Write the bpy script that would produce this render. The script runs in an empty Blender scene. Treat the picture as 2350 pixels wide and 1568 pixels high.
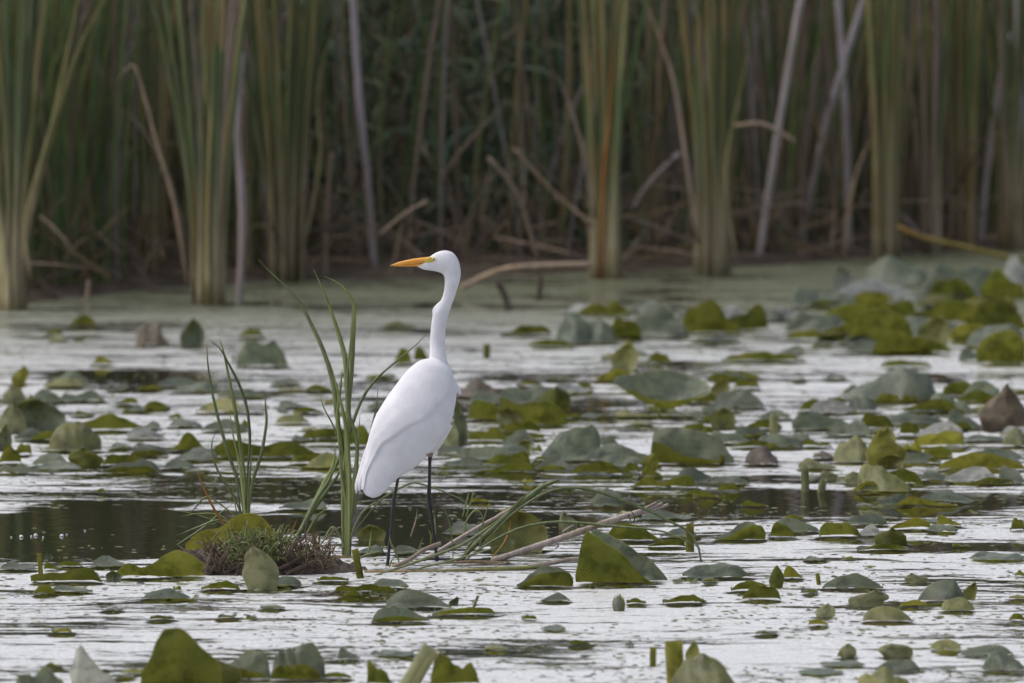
import bpy, bmesh, math, random
import numpy as np
from mathutils import Vector, noise as mnoise

R = math.radians
sc = bpy.context.scene
COL = sc.collection
random.seed(7)

# ------------------------------------------------------------------ camera
F = 12800.0                      # focal length in pixels of a 1024 px wide picture
PITCH = math.atan(832.5 / F)
CAM_H = 40.0 * math.tan(PITCH + math.atan((565 - 341.5) / F))
cam_d = bpy.data.cameras.new('camera')
cam = bpy.data.objects.new('camera', cam_d)
COL.objects.link(cam)
cam.location = (0, 0, CAM_H)
cam.rotation_euler = (math.pi / 2 - PITCH, 0, 0)
cam_d.sensor_width = 36
cam_d.lens = 36 * F / 1024
cam_d.clip_start = 0.5
cam_d.clip_end = 3000
cam_d.dof.use_dof = True
cam_d.dof.focus_distance = 40.15
cam_d.dof.aperture_fstop = 5.2
sc.camera = cam

# ------------------------------------------------------------------ sky, sun, exposure
SUN_EL, SUN_AZ = R(58), R(-80)      # azimuth clockwise from +Y: high to one side, veiled by cloud
world = bpy.data.worlds.new('World'); sc.world = world; world.use_nodes = True
nt = world.node_tree
bg = nt.nodes['Background']
sky = nt.nodes.new('ShaderNodeTexSky'); sky.sky_type = 'NISHITA'; sky.sun_disc = False
sky.sun_elevation = SUN_EL; sky.sun_rotation = SUN_AZ
sky.air_density = 1.0; sky.dust_density = 4.0; sky.ozone_density = 1.0
hs = nt.nodes.new('ShaderNodeHueSaturation'); hs.inputs['Saturation'].default_value = 0.55
nt.links.new(sky.outputs[0], hs.inputs['Color'])
nt.links.new(hs.outputs[0], bg.inputs['Color'])
bg.inputs['Strength'].default_value = 0.10
sun_d = bpy.data.lights.new('sun', 'SUN'); sun_d.energy = 0.6; sun_d.angle = R(45); sun_d.color = (1, .97, .95)
sun = bpy.data.objects.new('sun', sun_d); COL.objects.link(sun)
sun.location = (-6, 10, 25)
sdir = Vector((math.sin(SUN_AZ) * math.cos(SUN_EL), math.cos(SUN_AZ) * math.cos(SUN_EL), math.sin(SUN_EL)))
sun.rotation_euler = sdir.to_track_quat('Z', 'Y').to_euler()
sc.view_settings.view_transform = 'Standard'
sc.view_settings.look = 'None'
sc.view_settings.gamma = 1
sc.view_settings.exposure = 0.98
sc.render.engine = 'CYCLES'
sc.cycles.use_denoising = True
sc.cycles.max_bounces = 8

# ------------------------------------------------------------------ helpers
cp, sp = math.cos(PITCH), math.sin(PITCH)
K = 1024 / 2350.0
def ray(x, y):
    dx = (x - 512) / F; dy = (341.5 - y) / F
    return Vector((dx, cp + dy * sp, -sp + dy * cp))
def gp(x, y, z=0.0):                 # point of the level z seen at (x, y) of a 1024 px wide view
    d = ray(x, y); t = (z - CAM_H) / d.z
    return Vector((d.x * t, d.y * t, z))
def pp(x, y, Y):                     # point at depth Y
    d = ray(x, y); t = Y / d.y
    return Vector((d.x * t, Y, CAM_H + d.z * t))
def gv(x, y, z=0.0): return gp(x * K, y * K, z)
def pv(x, y, Y): return pp(x * K, y * K, Y)
def zoomf(x0, y0, s): return lambda u, v: ((x0 + s * u) / 4, (y0 + s * v) / 4)
Z1 = zoomf(1350, 950, .3508); Z2 = zoomf(1350, 1400, .41454); Z3 = zoomf(1300, 1850, .3189)
Z4 = zoomf(700, 1000, .8611); Z6 = zoomf(1850, 1850, .43574); Z7 = zoomf(1000, 1500, .34057); Z8 = zoomf(700, 2000, .34043)

def mesh_obj(name, verts, faces, mats, parent=None, smooth=True, midx=None, uvs=None):
    me = bpy.data.meshes.new(name)
    me.from_pydata([tuple(v) for v in verts], [], faces)
    for m in (mats if isinstance(mats, (list, tuple)) else [mats]): me.materials.append(m)
    if midx is not None: me.polygons.foreach_set('material_index', midx)
    if smooth: me.polygons.foreach_set('use_smooth', [True] * len(me.polygons))
    if uvs is not None:
        l = me.uv_layers.new(name='UVMap')
        arr = np.array(uvs, dtype=np.float32)
        li = np.empty(len(me.loops), dtype=np.int32); me.loops.foreach_get('vertex_index', li)
        l.data.foreach_set('uv', arr[li].ravel())
    me.update()
    o = bpy.data.objects.new(name, me); COL.objects.link(o)
    if parent is not None:
        o.parent = parent
        o.matrix_parent_inverse = parent.matrix_world.inverted() if False else o.matrix_parent_inverse
    return o
def empty(name, loc):
    o = bpy.data.objects.new(name, None); COL.objects.link(o); o.location = loc; o.empty_display_size = .05
    return o
def tag(o, label=None, cat=None, group=None, kind=None):
    if label: o['label'] = label
    if cat: o['category'] = cat
    if group: o['group'] = group
    if kind: o['kind'] = kind
    return o
def part(name, verts, faces, mats, root, **k):       # vertices in world space, stored relative to the root
    L = root.location
    return mesh_obj(name, [Vector(v) - L for v in verts], faces, mats, root, **k)

def crom(pts, n):
    P = [Vector(p) for p in pts]
    if len(P) == 2: P = [P[0], P[0].lerp(P[1], .5), P[1]]
    Q = [P[0] * 2 - P[1]] + P + [P[-1] * 2 - P[-2]]
    out = []; m = len(P) - 1
    for i in range(n + 1):
        t = i / n * m; k = min(int(t), m - 1); f = t - k
        a, b, c, d = Q[k:k + 4]
        out.append(.5 * ((2 * b) + (c - a) * f + (2 * a - 5 * b + 4 * c - d) * f * f + (3 * b - a - 3 * c + d) * f ** 3))
    return out
def ribbon(pts, w, nrm=(0, -1, 0), n=12, thick=.22, prof=None, twist=0.0):
    P = crom(pts, n); V = []; Fc = []
    nrm = Vector(nrm)
    for i, p in enumerate(P):
        s = i / n
        t = (P[min(i + 1, n)] - P[max(i - 1, 0)]).normalized()
        side = t.cross(nrm)
        side = side.normalized() if side.length > 1e-4 else Vector((1, 0, 0))
        nn = side.cross(t)
        if twist:
            a = twist * s; side, nn = side * math.cos(a) + nn * math.sin(a), nn * math.cos(a) - side * math.sin(a)
        k = prof(s) if prof else min(1, .65 + 1.4 * s) * max(.02, 1 - s ** 2.2)
        h = w * k / 2
        V += [p - side * h, p + nn * h * thick * 2, p + side * h, p - nn * h * thick * .6]
        if i:
            b = 4 * i
            for q in range(4): Fc.append((b - 4 + q, b - 4 + (q + 1) % 4, b + (q + 1) % 4, b + q))
    Fc.append((3, 2, 1, 0)); b = 4 * n; Fc.append((b, b + 1, b + 2, b + 3))
    return V, Fc
def tube(pts, r, n=10, sides=8, prof=None, cr=True):
    P = crom(pts, n) if cr else [Vector(p) for p in pts]
    n = len(P) - 1; V = []; Fc = []
    for i, p in enumerate(P):
        t = (P[min(i + 1, n)] - P[max(i - 1, 0)]).normalized()
        a = t.cross(Vector((0, 1, 0)))
        a = a.normalized() if a.length > .05 else t.cross(Vector((1, 0, 0))).normalized()
        b = t.cross(a)
        rr = r * (prof(i / n) if prof else 1)
        for q in range(sides):
            g = 2 * math.pi * q / sides
            V.append(p + (a * math.cos(g) + b * math.sin(g)) * rr)
        if i:
            o = sides * i
            for q in range(sides): Fc.append((o - sides + q, o - sides + (q + 1) % sides, o + (q + 1) % sides, o + q))
    Fc.append(tuple(reversed(range(sides)))); Fc.append(tuple(range(sides * n, sides * n + sides)))
    return V, Fc
def loft(rings, n=20):
    V = []; Fc = []
    for i, (c, a, b) in enumerate(rings):
        for q in range(n):
            g = 2 * math.pi * q / n
            V.append(c + a * math.cos(g) + b * math.sin(g))
        if i:
            o = n * i
            for q in range(n): Fc.append((o - n + q, o - n + (q + 1) % n, o + (q + 1) % n, o + q))
    Fc.append(tuple(reversed(range(n)))); m = n * (len(rings) - 1); Fc.append(tuple(range(m, m + n)))
    return V, Fc
def join(*parts):
    V = []; Fc = []
    for v, f in parts:
        o = len(V); V += list(v); Fc += [tuple(i + o for i in q) for q in f]
    return V, Fc

# ------------------------------------------------------------------ materials
class NT:
    def __init__(s, name):
        s.m = bpy.data.materials.new(name); s.m.use_nodes = True; s.t = s.m.node_tree
        s.t.nodes.clear(); s.out = s.n('ShaderNodeOutputMaterial')
    def n(s, t, **k):
        o = s.t.nodes.new(t)
        for a, v in k.items():
            if a[0] == '_': o.inputs[a[1:].replace('_', ' ')].default_value = v
            else: setattr(o, a, v)
        return o
    def l(s, a, b): s.t.links.new(a, b)
    def val(s, x, sock):
        if hasattr(x, 'is_linked'): s.l(x, sock)
        else: sock.default_value = x
    def math(s, op, a, b=0.0, c=0.0, clamp=False):
        o = s.n('ShaderNodeMath', operation=op, use_clamp=clamp)
        for i, x in enumerate((a, b, c)): s.val(x, o.inputs[i])
        return o.outputs[0]
    def mix(s, f, a, b):
        o = s.n('ShaderNodeMix', data_type='RGBA'); s.val(f, o.inputs['Factor'])
        for x, i in ((a, 6), (b, 7)):
            if isinstance(x, tuple): x = x + (1,) if len(x) == 3 else x
            s.val(x, o.inputs[i])
        return o.outputs[2]
    def noise(s, vec, scale, detail=3, rough=.55, dim='3D'):
        o = s.n('ShaderNodeTexNoise', noise_dimensions=dim, _Scale=scale, _Detail=detail, _Roughness=rough)
        if vec is not None: s.l(vec, o.inputs['Vector'])
        return o.outputs[0]
    def ramp(s, f, lo, hi, a=0.0, b=1.0, smooth=True):
        o = s.n('ShaderNodeMapRange'); o.interpolation_type = 'SMOOTHSTEP' if smooth else 'LINEAR'
        s.val(f, o.inputs[0])
        for i, x in zip((1, 2, 3, 4), (lo, hi, a, b)): s.val(x, o.inputs[i])
        return o.outputs[0]
    def scalevec(s, vec, sx, sy, sz):
        o = s.n('ShaderNodeVectorMath', operation='MULTIPLY'); s.l(vec, o.inputs[0]); o.inputs[1].default_value = (sx, sy, sz)
        return o.outputs[0]
    def bsdf(s, col, rough=.5, spec=.5, normal=None, **k):
        o = s.n('ShaderNodeBsdfPrincipled')
        s.val(col + (1,) if isinstance(col, tuple) else col, o.inputs['Base Color']); s.val(rough, o.inputs['Roughness'])
        o.inputs['Specular IOR Level'].default_value = spec
        if normal is not None: s.l(normal, o.inputs['Normal'])
        for a, v in k.items(): o.inputs[a.replace('_', ' ')].default_value = v
        return o
    def bump(s, h, strength=.5, dist=.01):
        o = s.n('ShaderNodeBump', _Strength=strength, _Distance=dist); s.l(h, o.inputs['Height']); return o.outputs[0]
    def done(s, sh): s.l(sh, s.out.inputs['Surface']); return s.m
    def pos(s): return s.n('ShaderNodeNewGeometry').outputs['Position']
    def rnd(s): return s.n('ShaderNodeObjectInfo').outputs['Random']

def lily_mat(name, top1, top2, und1, und2, rough=.42, trans=.45):
    t = NT(name); P = t.pos(); rnd = t.rnd()
    n1 = t.noise(P, 9, 4); n2 = t.noise(P, 45, 4, .65)
    uv = t.n('ShaderNodeTexCoord').outputs['UV']
    sep = t.n('ShaderNodeSeparateXYZ'); t.l(uv, sep.inputs[0])
    side = t.math('ABSOLUTE', t.math('SUBTRACT', sep.outputs[1], .5))          # 0 midrib .. .5 rim
    vein = t.n('ShaderNodeTexWave', _Scale=9.0, _Distortion=1.2, _Detail=1.0)
    cmb = t.n('ShaderNodeCombineXYZ'); t.l(t.math('ADD', sep.outputs[0], t.math('MULTIPLY', side, 1.1)), cmb.inputs[0])
    t.l(cmb.outputs[0], vein.inputs['Vector'])
    bri = t.ramp(rnd, 0, 1, .78, 1.25, False)
    spots = t.ramp(n2, .66, .72)
    rim = t.math('MULTIPLY', t.ramp(side, .44, .5), t.ramp(n1, .42, .62))
    vl = t.ramp(vein.outputs[1], .72, .95, 0, .35)
    n5 = t.noise(P, 21, 3, .6)
    def shade(a, b):
        c = t.mix(t.ramp(n1, .3, .7), a, b)
        c = t.mix(vl, c, tuple(min(1, x * 1.7 + .02) for x in b))
        c = t.mix(t.ramp(n5, .42, .68, 0, .75), c, tuple(x * .55 for x in a))
        c = t.mix(t.ramp(side, .475, .5, 0, .6), c, tuple(min(1, x * 1.6 + .05) for x in b))  # rim highlight painted into the colour as a thin pale edge
        c = t.mix(t.math('MULTIPLY', rim, .55), c, (.16, .12, .04))
        c = t.mix(t.math('MULTIPLY', spots, .45), c, (.06, .045, .02))
        m = t.n('ShaderNodeVectorMath', operation='SCALE'); t.l(c, m.inputs[0]); t.l(bri, m.inputs['Scale']); return m.outputs[0]
    h = t.math('ADD', t.math('MULTIPLY', vein.outputs[1], .35), n2)
    nb = t.bump(h, .6, .006)
    ctop, cund = shade(top1, top2), shade(und1, und2)
    top = t.bsdf(ctop, t.ramp(n2, .3, .7, rough - .17, rough + .06), .65, nb)
    tl = t.n('ShaderNodeBsdfTranslucent'); t.l(cund, tl.inputs['Color'])
    mt = t.n('ShaderNodeMixShader', _Fac=.22); t.l(top.outputs[0], mt.inputs[1]); t.l(tl.outputs[0], mt.inputs[2])
    un = t.bsdf(cund, .55, .3, nb)
    mu = t.n('ShaderNodeMixShader', _Fac=trans); t.l(un.outputs[0], mu.inputs[1]); t.l(tl.outputs[0], mu.inputs[2])
    mx = t.n('ShaderNodeMixShader'); t.l(t.n('ShaderNodeNewGeometry').outputs['Backfacing'], mx.inputs[0])
    t.l(mt.outputs[0], mx.inputs[1]); t.l(mu.outputs[0], mx.inputs[2])
    return t.done(mx.outputs[0])
M_LILY = lily_mat('lily_green', (.078, .102, .068), (.112, .132, .07), (.115, .128, .017), (.17, .172, .028))
M_LILYY = lily_mat('lily_yellow', (.16, .17, .045), (.24, .23, .06), (.21, .205, .025), (.27, .255, .045))
M_LILYP = lily_mat('lily_pale', (.23, .24, .22), (.33, .33, .29), (.28, .28, .14), (.36, .36, .18), .35)
M_LILYB = lily_mat('lily_withered', (.10, .075, .05), (.17, .13, .09), (.12, .085, .05), (.18, .14, .09), .6, .2)

def blade_mat(name, base, mid, tip, z0, z1, rough=.5, var=.35, trans=.25):
    t = NT(name); P = t.pos(); rnd = t.rnd()
    sep = t.n('ShaderNodeSeparateXYZ'); t.l(P, sep.inputs[0])
    nz = t.noise(t.scalevec(P, 60, 60, 4), 1.0, 3)
    n2 = t.noise(P, 3.0, 2)
    z = t.math('ADD', sep.outputs[2], t.ramp(rnd, 0, 1, -.12, .12, False))
    c = t.mix(t.ramp(z, z0, z1), base, mid)
    c = t.mix(t.ramp(t.math('ADD', n2, t.math('MULTIPLY', rnd, .3)), .62, .85), c, tip)
    m = t.n('ShaderNodeVectorMath', operation='SCALE'); t.l(c, m.inputs[0])
    t.l(t.math('MULTIPLY', t.ramp(rnd, 0, 1, 1 - var, 1 + var, False), t.ramp(nz, .25, .75, .75, 1.25)), m.inputs['Scale'])
    b = t.bsdf(m.outputs[0], rough, .35)
    tl = t.n('ShaderNodeBsdfTranslucent'); t.l(m.outputs[0], tl.inputs[0])
    mx = t.n('ShaderNodeMixShader', _Fac=trans); t.l(b.outputs[0], mx.inputs[1]); t.l(tl.outputs[0], mx.inputs[2])
    return t.done(mx.outputs[0])
M_CAT = blade_mat('cattail_leaf', (.43, .37, .23), (.15, .19, .085), (.24, .205, .09), .08, .70)
M_CATY = blade_mat('cattail_yellow', (.40, .33, .21), (.25, .235, .095), (.30, .215, .10), .05, .8)
M_DEAD = blade_mat('dead_leaf', (.33, .25, .19), (.34, .255, .20), (.38, .27, .17), 0, 1, .6, .3, .15)
M_GREY = blade_mat('grey_stalk', (.32, .26, .25), (.42, .36, .385), (.32, .27, .26), .1, .9, .55, .15, .0)
M_GRASS = blade_mat('grass_blade', (.20, .225, .11), (.17, .215, .10), (.21, .235, .11), 0, .3, .42, .25, .35)
M_GRASSL = blade_mat('light_grass', (.26, .30, .12), (.28, .33, .12), (.28, .32, .13), 0, .2, .45, .2, .4)
M_GRASSM = blade_mat('mound_grass', (.15, .19, .07), (.19, .24, .08), (.20, .22, .09), 0, .1, .5, .3, .35)
M_DEADG = blade_mat('mound_dead_grass', (.10, .07, .045), (.16, .12, .07), (.20, .15, .09), 0, .1, .6, .3, .1)
M_GRASSO = blade_mat('orange_blade', (.30, .24, .06), (.38, .19, .05), (.40, .17, .05), 0, .15, .5, .1, .3)
M_REED = blade_mat('lying_reed', (.30, .24, .20), (.34, .28, .25), (.22, .17, .12), 0, .2, .6, .15, .0)
M_STRAW = blade_mat('old_straw', (.19, .14, .10), (.21, .155, .11), (.20, .14, .09), 0, 1, .7, .15, .0)
M_OLDREED = blade_mat('mossy_reed', (.22, .15, .08), (.24, .19, .08), (.17, .17, .05), 0, .1, .65, .15, .0)

def attr_mat(name, rough=.6, trans=.2):
    t = NT(name); a = t.n('ShaderNodeAttribute', attribute_name='Col')
    nz = t.noise(t.scalevec(t.pos(), 40, 40, 5), 1.0, 3)
    m = t.n('ShaderNodeVectorMath', operation='SCALE'); t.l(a.outputs[0], m.inputs[0]); t.l(t.ramp(nz, .25, .75, .75, 1.25), m.inputs['Scale'])
    b = t.bsdf(m.outputs[0], rough, .3)
    tl = t.n('ShaderNodeBsdfTranslucent'); t.l(m.outputs[0], tl.inputs[0])
    mx = t.n('ShaderNodeMixShader', _Fac=trans); t.l(b.outputs[0], mx.inputs[1]); t.l(tl.outputs[0], mx.inputs[2])
    return t.done(mx.outputs[0])
M_STUFF = attr_mat('marsh_vegetation')

def mud_mat(name, a, b, sc_=14, rough=.75):
    t = NT(name); P = t.pos(); n1 = t.noise(P, sc_, 6, .65); n2 = t.noise(P, sc_ * 6, 3)
    c = t.mix(t.ramp(n1, .35, .65), a, b)
    return t.done(t.bsdf(c, rough, .35, t.bump(t.math('ADD', n1, t.math('MULTIPLY', n2, .4)), .8, .02)).outputs[0])
M_GROUND = mud_mat('marsh_ground', (.035, .025, .018), (.07, .05, .034), 6)
M_MUD = mud_mat('mound_mud', (.035, .026, .02), (.085, .062, .042), 38)
M_ROOT = mud_mat('root_wood', (.06, .04, .032), (.13, .09, .07), 50)

def water_mat(pools, weeds):
    t = NT('pond_water'); P = t.pos()
    sep = t.n('ShaderNodeSeparateXYZ'); t.l(P, sep.inputs[0])
    warp = t.n('ShaderNodeVectorMath', operation='ADD')
    wn = t.n('ShaderNodeTexNoise', _Scale=1.6, _Detail=3.0); t.l(P, wn.inputs['Vector'])
    t.l(P, warp.inputs[0]); t.l(t.scalevec(wn.outputs['Color'], .5, .5, 0), warp.inputs[1]); W = warp.outputs[0]
    big = t.noise(t.scalevec(W, .55, .9, 0), 1.3, 3, .5)
    mid = t.noise(t.scalevec(W, .30, 1.0, 0), 6.0, 5, .62)
    strk = t.noise(t.scalevec(W, .13, 1.0, 0), 15, 4, .6)
    fine = t.noise(t.scalevec(P, .35, 1, 0), 45, 5, .75)
    acc = None
    for (cx, cy, rx, ry, amt) in pools:
        sub = t.n('ShaderNodeVectorMath', operation='SUBTRACT'); t.l(W, sub.inputs[0]); sub.inputs[1].default_value = (cx + .25, cy + .25, 0)
        ln = t.n('ShaderNodeVectorMath', operation='LENGTH'); t.l(t.scalevec(sub.outputs[0], 1 / rx, 1 / ry, 0), ln.inputs[0])
        f = t.ramp(ln.outputs['Value'], 1.25, .45, 0.0, amt)
        acc = f if acc is None else t.math('ADD', acc, f)
    cov = t.math('ADD', t.math('MULTIPLY', mid, .42), t.math('MULTIPLY', big, .30))
    cov = t.math('ADD', cov, t.math('MULTIPLY', strk, .38))
    cov = t.math('ADD', cov, t.math('MULTIPLY', fine, .36))
    cov = t.math('SUBTRACT', cov, acc)
    ga = t.n('ShaderNodeAttribute', attribute_name='gap')
    cov = t.math('SUBTRACT', cov, t.math('MULTIPLY', ga.outputs['Fac'], .34))
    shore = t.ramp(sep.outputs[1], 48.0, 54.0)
    film = t.ramp(cov, .672, .715)
    # film of duckweed and scum on the water
    n3 = t.noise(t.scalevec(P, .6, 1, 1), 120, 4, .7); n4 = t.noise(t.scalevec(P, .4, 1, 1), 20, 5, .65)
    fc = t.mix(t.ramp(n3, .38, .62), (.40, .40, .37), (.80, .79, .80))
    fc = t.mix(t.ramp(n4, .54, .70, 0, .7), fc, (.27, .28, .19))
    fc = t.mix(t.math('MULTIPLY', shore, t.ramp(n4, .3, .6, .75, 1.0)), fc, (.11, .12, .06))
    h = t.math('ADD', t.math('MULTIPLY', n3, .5), n4)
    fb = t.bsdf(fc, t.ramp(n4, .3, .7, .24, .45), .6, t.bump(h, .7, .014)); fb.inputs['IOR'].default_value = 1.65; t.l(t.ramp(shore, 0, 1, .6, .12), fb.inputs['Specular IOR Level'])
    # clear, murky water
    wv = t.noise(t.scalevec(P, .6, 1.0, 0), 7, 3)
    wb = t.bsdf((.016, .014, .009), .03, .5, t.bump(wv, .06, .02)); wb.inputs['IOR'].default_value = 1.33
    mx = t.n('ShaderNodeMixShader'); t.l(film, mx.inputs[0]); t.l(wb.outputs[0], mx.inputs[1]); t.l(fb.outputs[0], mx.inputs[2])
    return t.done(mx.outputs[0])

def plain(name, col, rough=.5, spec=.5, nscale=None, namp=.2, bump=0):
    t = NT(name)
    if nscale:
        n = t.noise(t.n('ShaderNodeTexCoord').outputs['Object'], nscale, 4)
        c = t.mix(t.ramp(n, .3, .7), tuple(x * (1 - namp) for x in col), tuple(min(1, x * (1 + namp)) for x in col))
        return t.done(t.bsdf(c, rough, spec, t.bump(n, bump, .003) if bump else None).outputs[0])
    return t.done(t.bsdf(col, rough, spec).outputs[0])

# ------------------------------------------------------------------ setting: ground, water
def shore_y(x):
    xs = [-400, -60, -2.15, -1.3, -.6, .3, 1.0, 1.7, 2.3, 60, 400]; ys = [66, 54, 53.2, 54.4, 55.0, 55.3, 55.8, 56.8, 57.4, 62, 70]
    return float(np.interp(x, xs, ys)) + .25 * mnoise.noise(Vector((x * 1.1, 3.3, 0)))
def ground_z(x, y):
    d = y - shore_y(x)
    n = mnoise.noise(Vector((x * 1.7, y * 1.7, 0))) * .04 + mnoise.noise(Vector((x * 6, y * 6, 5))) * .012
    if d < 0: return max(-.6, d * .25 - .02) + n * .3
    z = .02 + min(d, 9) * .022 + n
    if d > 9: z += min((d - 9) * .16, 3.0)
    return z
xs = sorted(set([-900, -400, -200, -100, -50, -25, -14, -10] + [round(-7 + i * .14, 3) for i in range(101)] + [10, 14, 25, 50, 100, 200, 400, 900]))
ys_ = [-900, -300, -100, -40, 0, 30, 45, 50] + [51.5 + i * .14 for i in range(90)] + [65, 67, 70, 74, 80, 90, 110, 150, 250, 500, 1000, 2000]
V = [(x, y, ground_z(x, y) if y > 20 else -.6) for y in ys_ for x in xs]
nx = len(xs)
Fc = [(j * nx + i, j * nx + i + 1, (j + 1) * nx + i + 1, (j + 1) * nx + i) for j in range(len(ys_) - 1) for i in range(nx - 1)]
tag(mesh_obj('ground', V, Fc, M_GROUND), 'dark muddy marsh ground rising behind the reeds', kind='structure')

def pool(x0, x1, y0, y1, amt):
    a = gv((x0 + x1) / 2, y1); b = gv((x0 + x1) / 2, y0)
    l = gv(x0, (y0 + y1) / 2); r = gv(x1, (y0 + y1) / 2)
    return ((l.x + r.x) / 2, (a.y + b.y) / 2, max(.1, (r.x - l.x) / 2), max(.1, (b.y - a.y) / 2), amt)
pools = [pool(-120, 560, 1150, 1285, .30), pool(560, 1420, 1165, 1235, .22), pool(1450, 2400, 1120, 1185, .24),
         pool(100, 560, 845, 905, .09), pool(780, 1120, 1225, 1262, .10), pool(250, 900, 1090, 1160, .08),
         pool(900, 1500, 900, 960, .08), pool(-50, 500, 730, 770, .05), pool(1900, 2400, 1240, 1270, .08), pool(-100, 2450, 1000, 1290, .035), pool(300, 1500, 1130, 1260, .04), pool(-100, 2450, 840, 1000, .03)]
PADPOS = []                    # where pads pierce the film: (x, y, half width)

# ------------------------------------------------------------------ the marsh bed: uncountable stems behind the front clumps
def stuff_blades(name, specs, label, cat):
    """specs: list of (points, width, colour, normal)"""
    V = []; Fc = []; C = []
    for pts, w, col, nrm in specs:
        n = len(pts) - 1; o = len(V); nrm = Vector(nrm)
        for i, p in enumerate(pts):
            t = (pts[min(i + 1, n)] - pts[max(i - 1, 0)]).normalized()
            s = t.cross(nrm); s = s.normalized() if s.length > 1e-4 else Vector((1, 0, 0))
            nn = s.cross(t); k = min(1, .7 + i / n) * (1 - (i / n) ** 3 * .93); h = w * k * .5
            V += [p - s * h, p + nn * h * .5, p + s * h]; C += [col] * 3
            if i:
                b = o + 3 * i
                Fc += [(b - 3, b - 2, b + 1, b), (b - 2, b - 1, b + 2, b + 1)]
    o = mesh_obj(name, V, Fc, M_STUFF)
    a = o.data.color_attributes.new('Col', 'FLOAT_COLOR', 'POINT')
    arr = np.ones((len(V), 4), dtype=np.float32); arr[:, :3] = np.array(C); a.data.foreach_set('color', arr.ravel())
    tag(o, label, cat, kind='stuff'); return o

rg = random.Random(11)
PAL = [((.17, .12, .085), 5), ((.11, .08, .06), 5), ((.085, .10, .045), 4), ((.06, .085, .045), 3), ((.21, .16, .08), 2), ((.23, .19, .17), 1)]
pal = [c for c, k in PAL for _ in range(k)]
def jit(c, r, a=.2):
    k = 1 + r.uniform(-a, a); return tuple(x * k for x in c)
specs = []
for i in range(9400):
    x = rg.uniform(-13, 13) if rg.random() < .42 else rg.uniform(-3.2, 3.2)
    y = shore_y(x) + 1.5 + 8.5 * rg.random() ** 1.25
    z = ground_z(x, y) - .03
    if abs(x + .1) < .75 and y < shore_y(x) + 2.6 and rg.random() < .8: continue
    hgt = rg.uniform(1.3, 2.7); lean = Vector((rg.gauss(0, .13), rg.gauss(0, .13), 1)) * hgt
    bend = Vector((rg.gauss(0, .16), rg.gauss(0, .16), -abs(rg.gauss(0, .1)))) * hgt
    base = Vector((x, y, z))
    pts = [base + lean * s + bend * s * s for s in (0, .2, .4, .6, .8, 1)]
    a = rg.gauss(0, .7)
    specs.append((pts, rg.uniform(.009, .019), jit(rg.choice(pal), rg), (math.sin(a), -math.cos(a), 0)))
for i in range(2600):                                    # looser, greener front of the bed
    x = rg.uniform(-3.4, 3.4) if i < 1500 else rg.uniform(-13, 13)
    if -1.0 < x < .75 and rg.random() < .8: continue
    y = shore_y(x) + rg.uniform(.35, 1.6); z = ground_z(x, y) - .03
    hgt = rg.uniform(1.2, 2.5); lean = Vector((rg.gauss(0, .07), rg.gauss(0, .08), 1)) * hgt
    bend = Vector((rg.gauss(0, .12), rg.gauss(0, .1), 0)) * hgt; base = Vector((x, y, z))
    pts = [base + lean * s + bend * s * s for s in (0, .2, .4, .6, .8, 1)]; a = rg.gauss(0, .6)
    gr_ = rg.random() < (.62 if x < -.5 else .4)
    col = rg.choice([(.11, .15, .05), (.09, .14, .05), (.15, .17, .06)]) if gr_ else rg.choice([(.24, .18, .13), (.19, .14, .10), (.27, .21, .10), (.27, .23, .22)])
    specs.append((pts, rg.uniform(.011, .021), jit(col, rg), (math.sin(a), -math.cos(a), 0)))
stuff_blades('reed_bed', specs, 'dense dark mass of reeds filling the marsh behind the cattails', 'reeds')
specs = []
for i in range(1500):                                   # fallen and snapped leaves, low in the bed
    x = rg.uniform(-3.4, 3.4); y = shore_y(x) - .05 + 3.6 * rg.random() ** 1.5
    z = ground_z(x, y) + .02 + abs(rg.gauss(0, .16))
    d = Vector((rg.gauss(0, .7), rg.gauss(0, .6), rg.gauss(.2, .8))).normalized() * rg.uniform(.2, .6)
    b = Vector((x, y, z)); sag = Vector((0, 0, -rg.uniform(0, .12)))
    pts = [b + d * s + sag * (s * s) for s in (0, .33, .66, 1)]
    pts = [Vector((p.x, p.y, max(p.z, ground_z(p.x, p.y) + .01, .012))) for p in pts]
    specs.append((pts, rg.uniform(.007, .016), jit(rg.choice(pal[:10] + [(.23, .16, .08)]), rg), (rg.gauss(0, .4), -1, rg.gauss(.3, .4))))
stuff_blades('reed_litter', specs, 'tangle of fallen brown reed leaves at the foot of the reeds', 'reeds')
specs = []
for i in range(3600):                                   # leafy thicket between the clumps
    s_ = rg.random()
    x = rg.gauss(-.12, .55) if s_ < .75 else rg.uniform(-3, 3); y = shore_y(x) + .75 + 2.2 * rg.random()
    z = ground_z(x, y) + rg.uniform(.1, 2.0)
    dn = Vector((rg.gauss(0, .55), rg.gauss(-.15, .5), -1)).normalized() * rg.uniform(.12, .28)
    out = Vector((rg.gauss(0, .08), rg.gauss(-.03, .06), .03))
    b = Vector((x, y, z)); pts = [b, b + dn * .3 + out, b + dn * .65 + out, b + dn]
    pts = [Vector((p.x, p.y, max(p.z, .05))) for p in pts]
    specs.append((pts, rg.uniform(.012, .028), jit(rg.choice([(.065, .11, .07), (.08, .125, .08), (.10, .125, .06), (.12, .11, .07)]), rg), (rg.gauss(0, .5), -1, rg.gauss(.4, .4))))
stuff_blades('leafy_thicket', specs, 'dark green thicket of narrow hanging leaves between cattail clumps', 'shrub')

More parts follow.
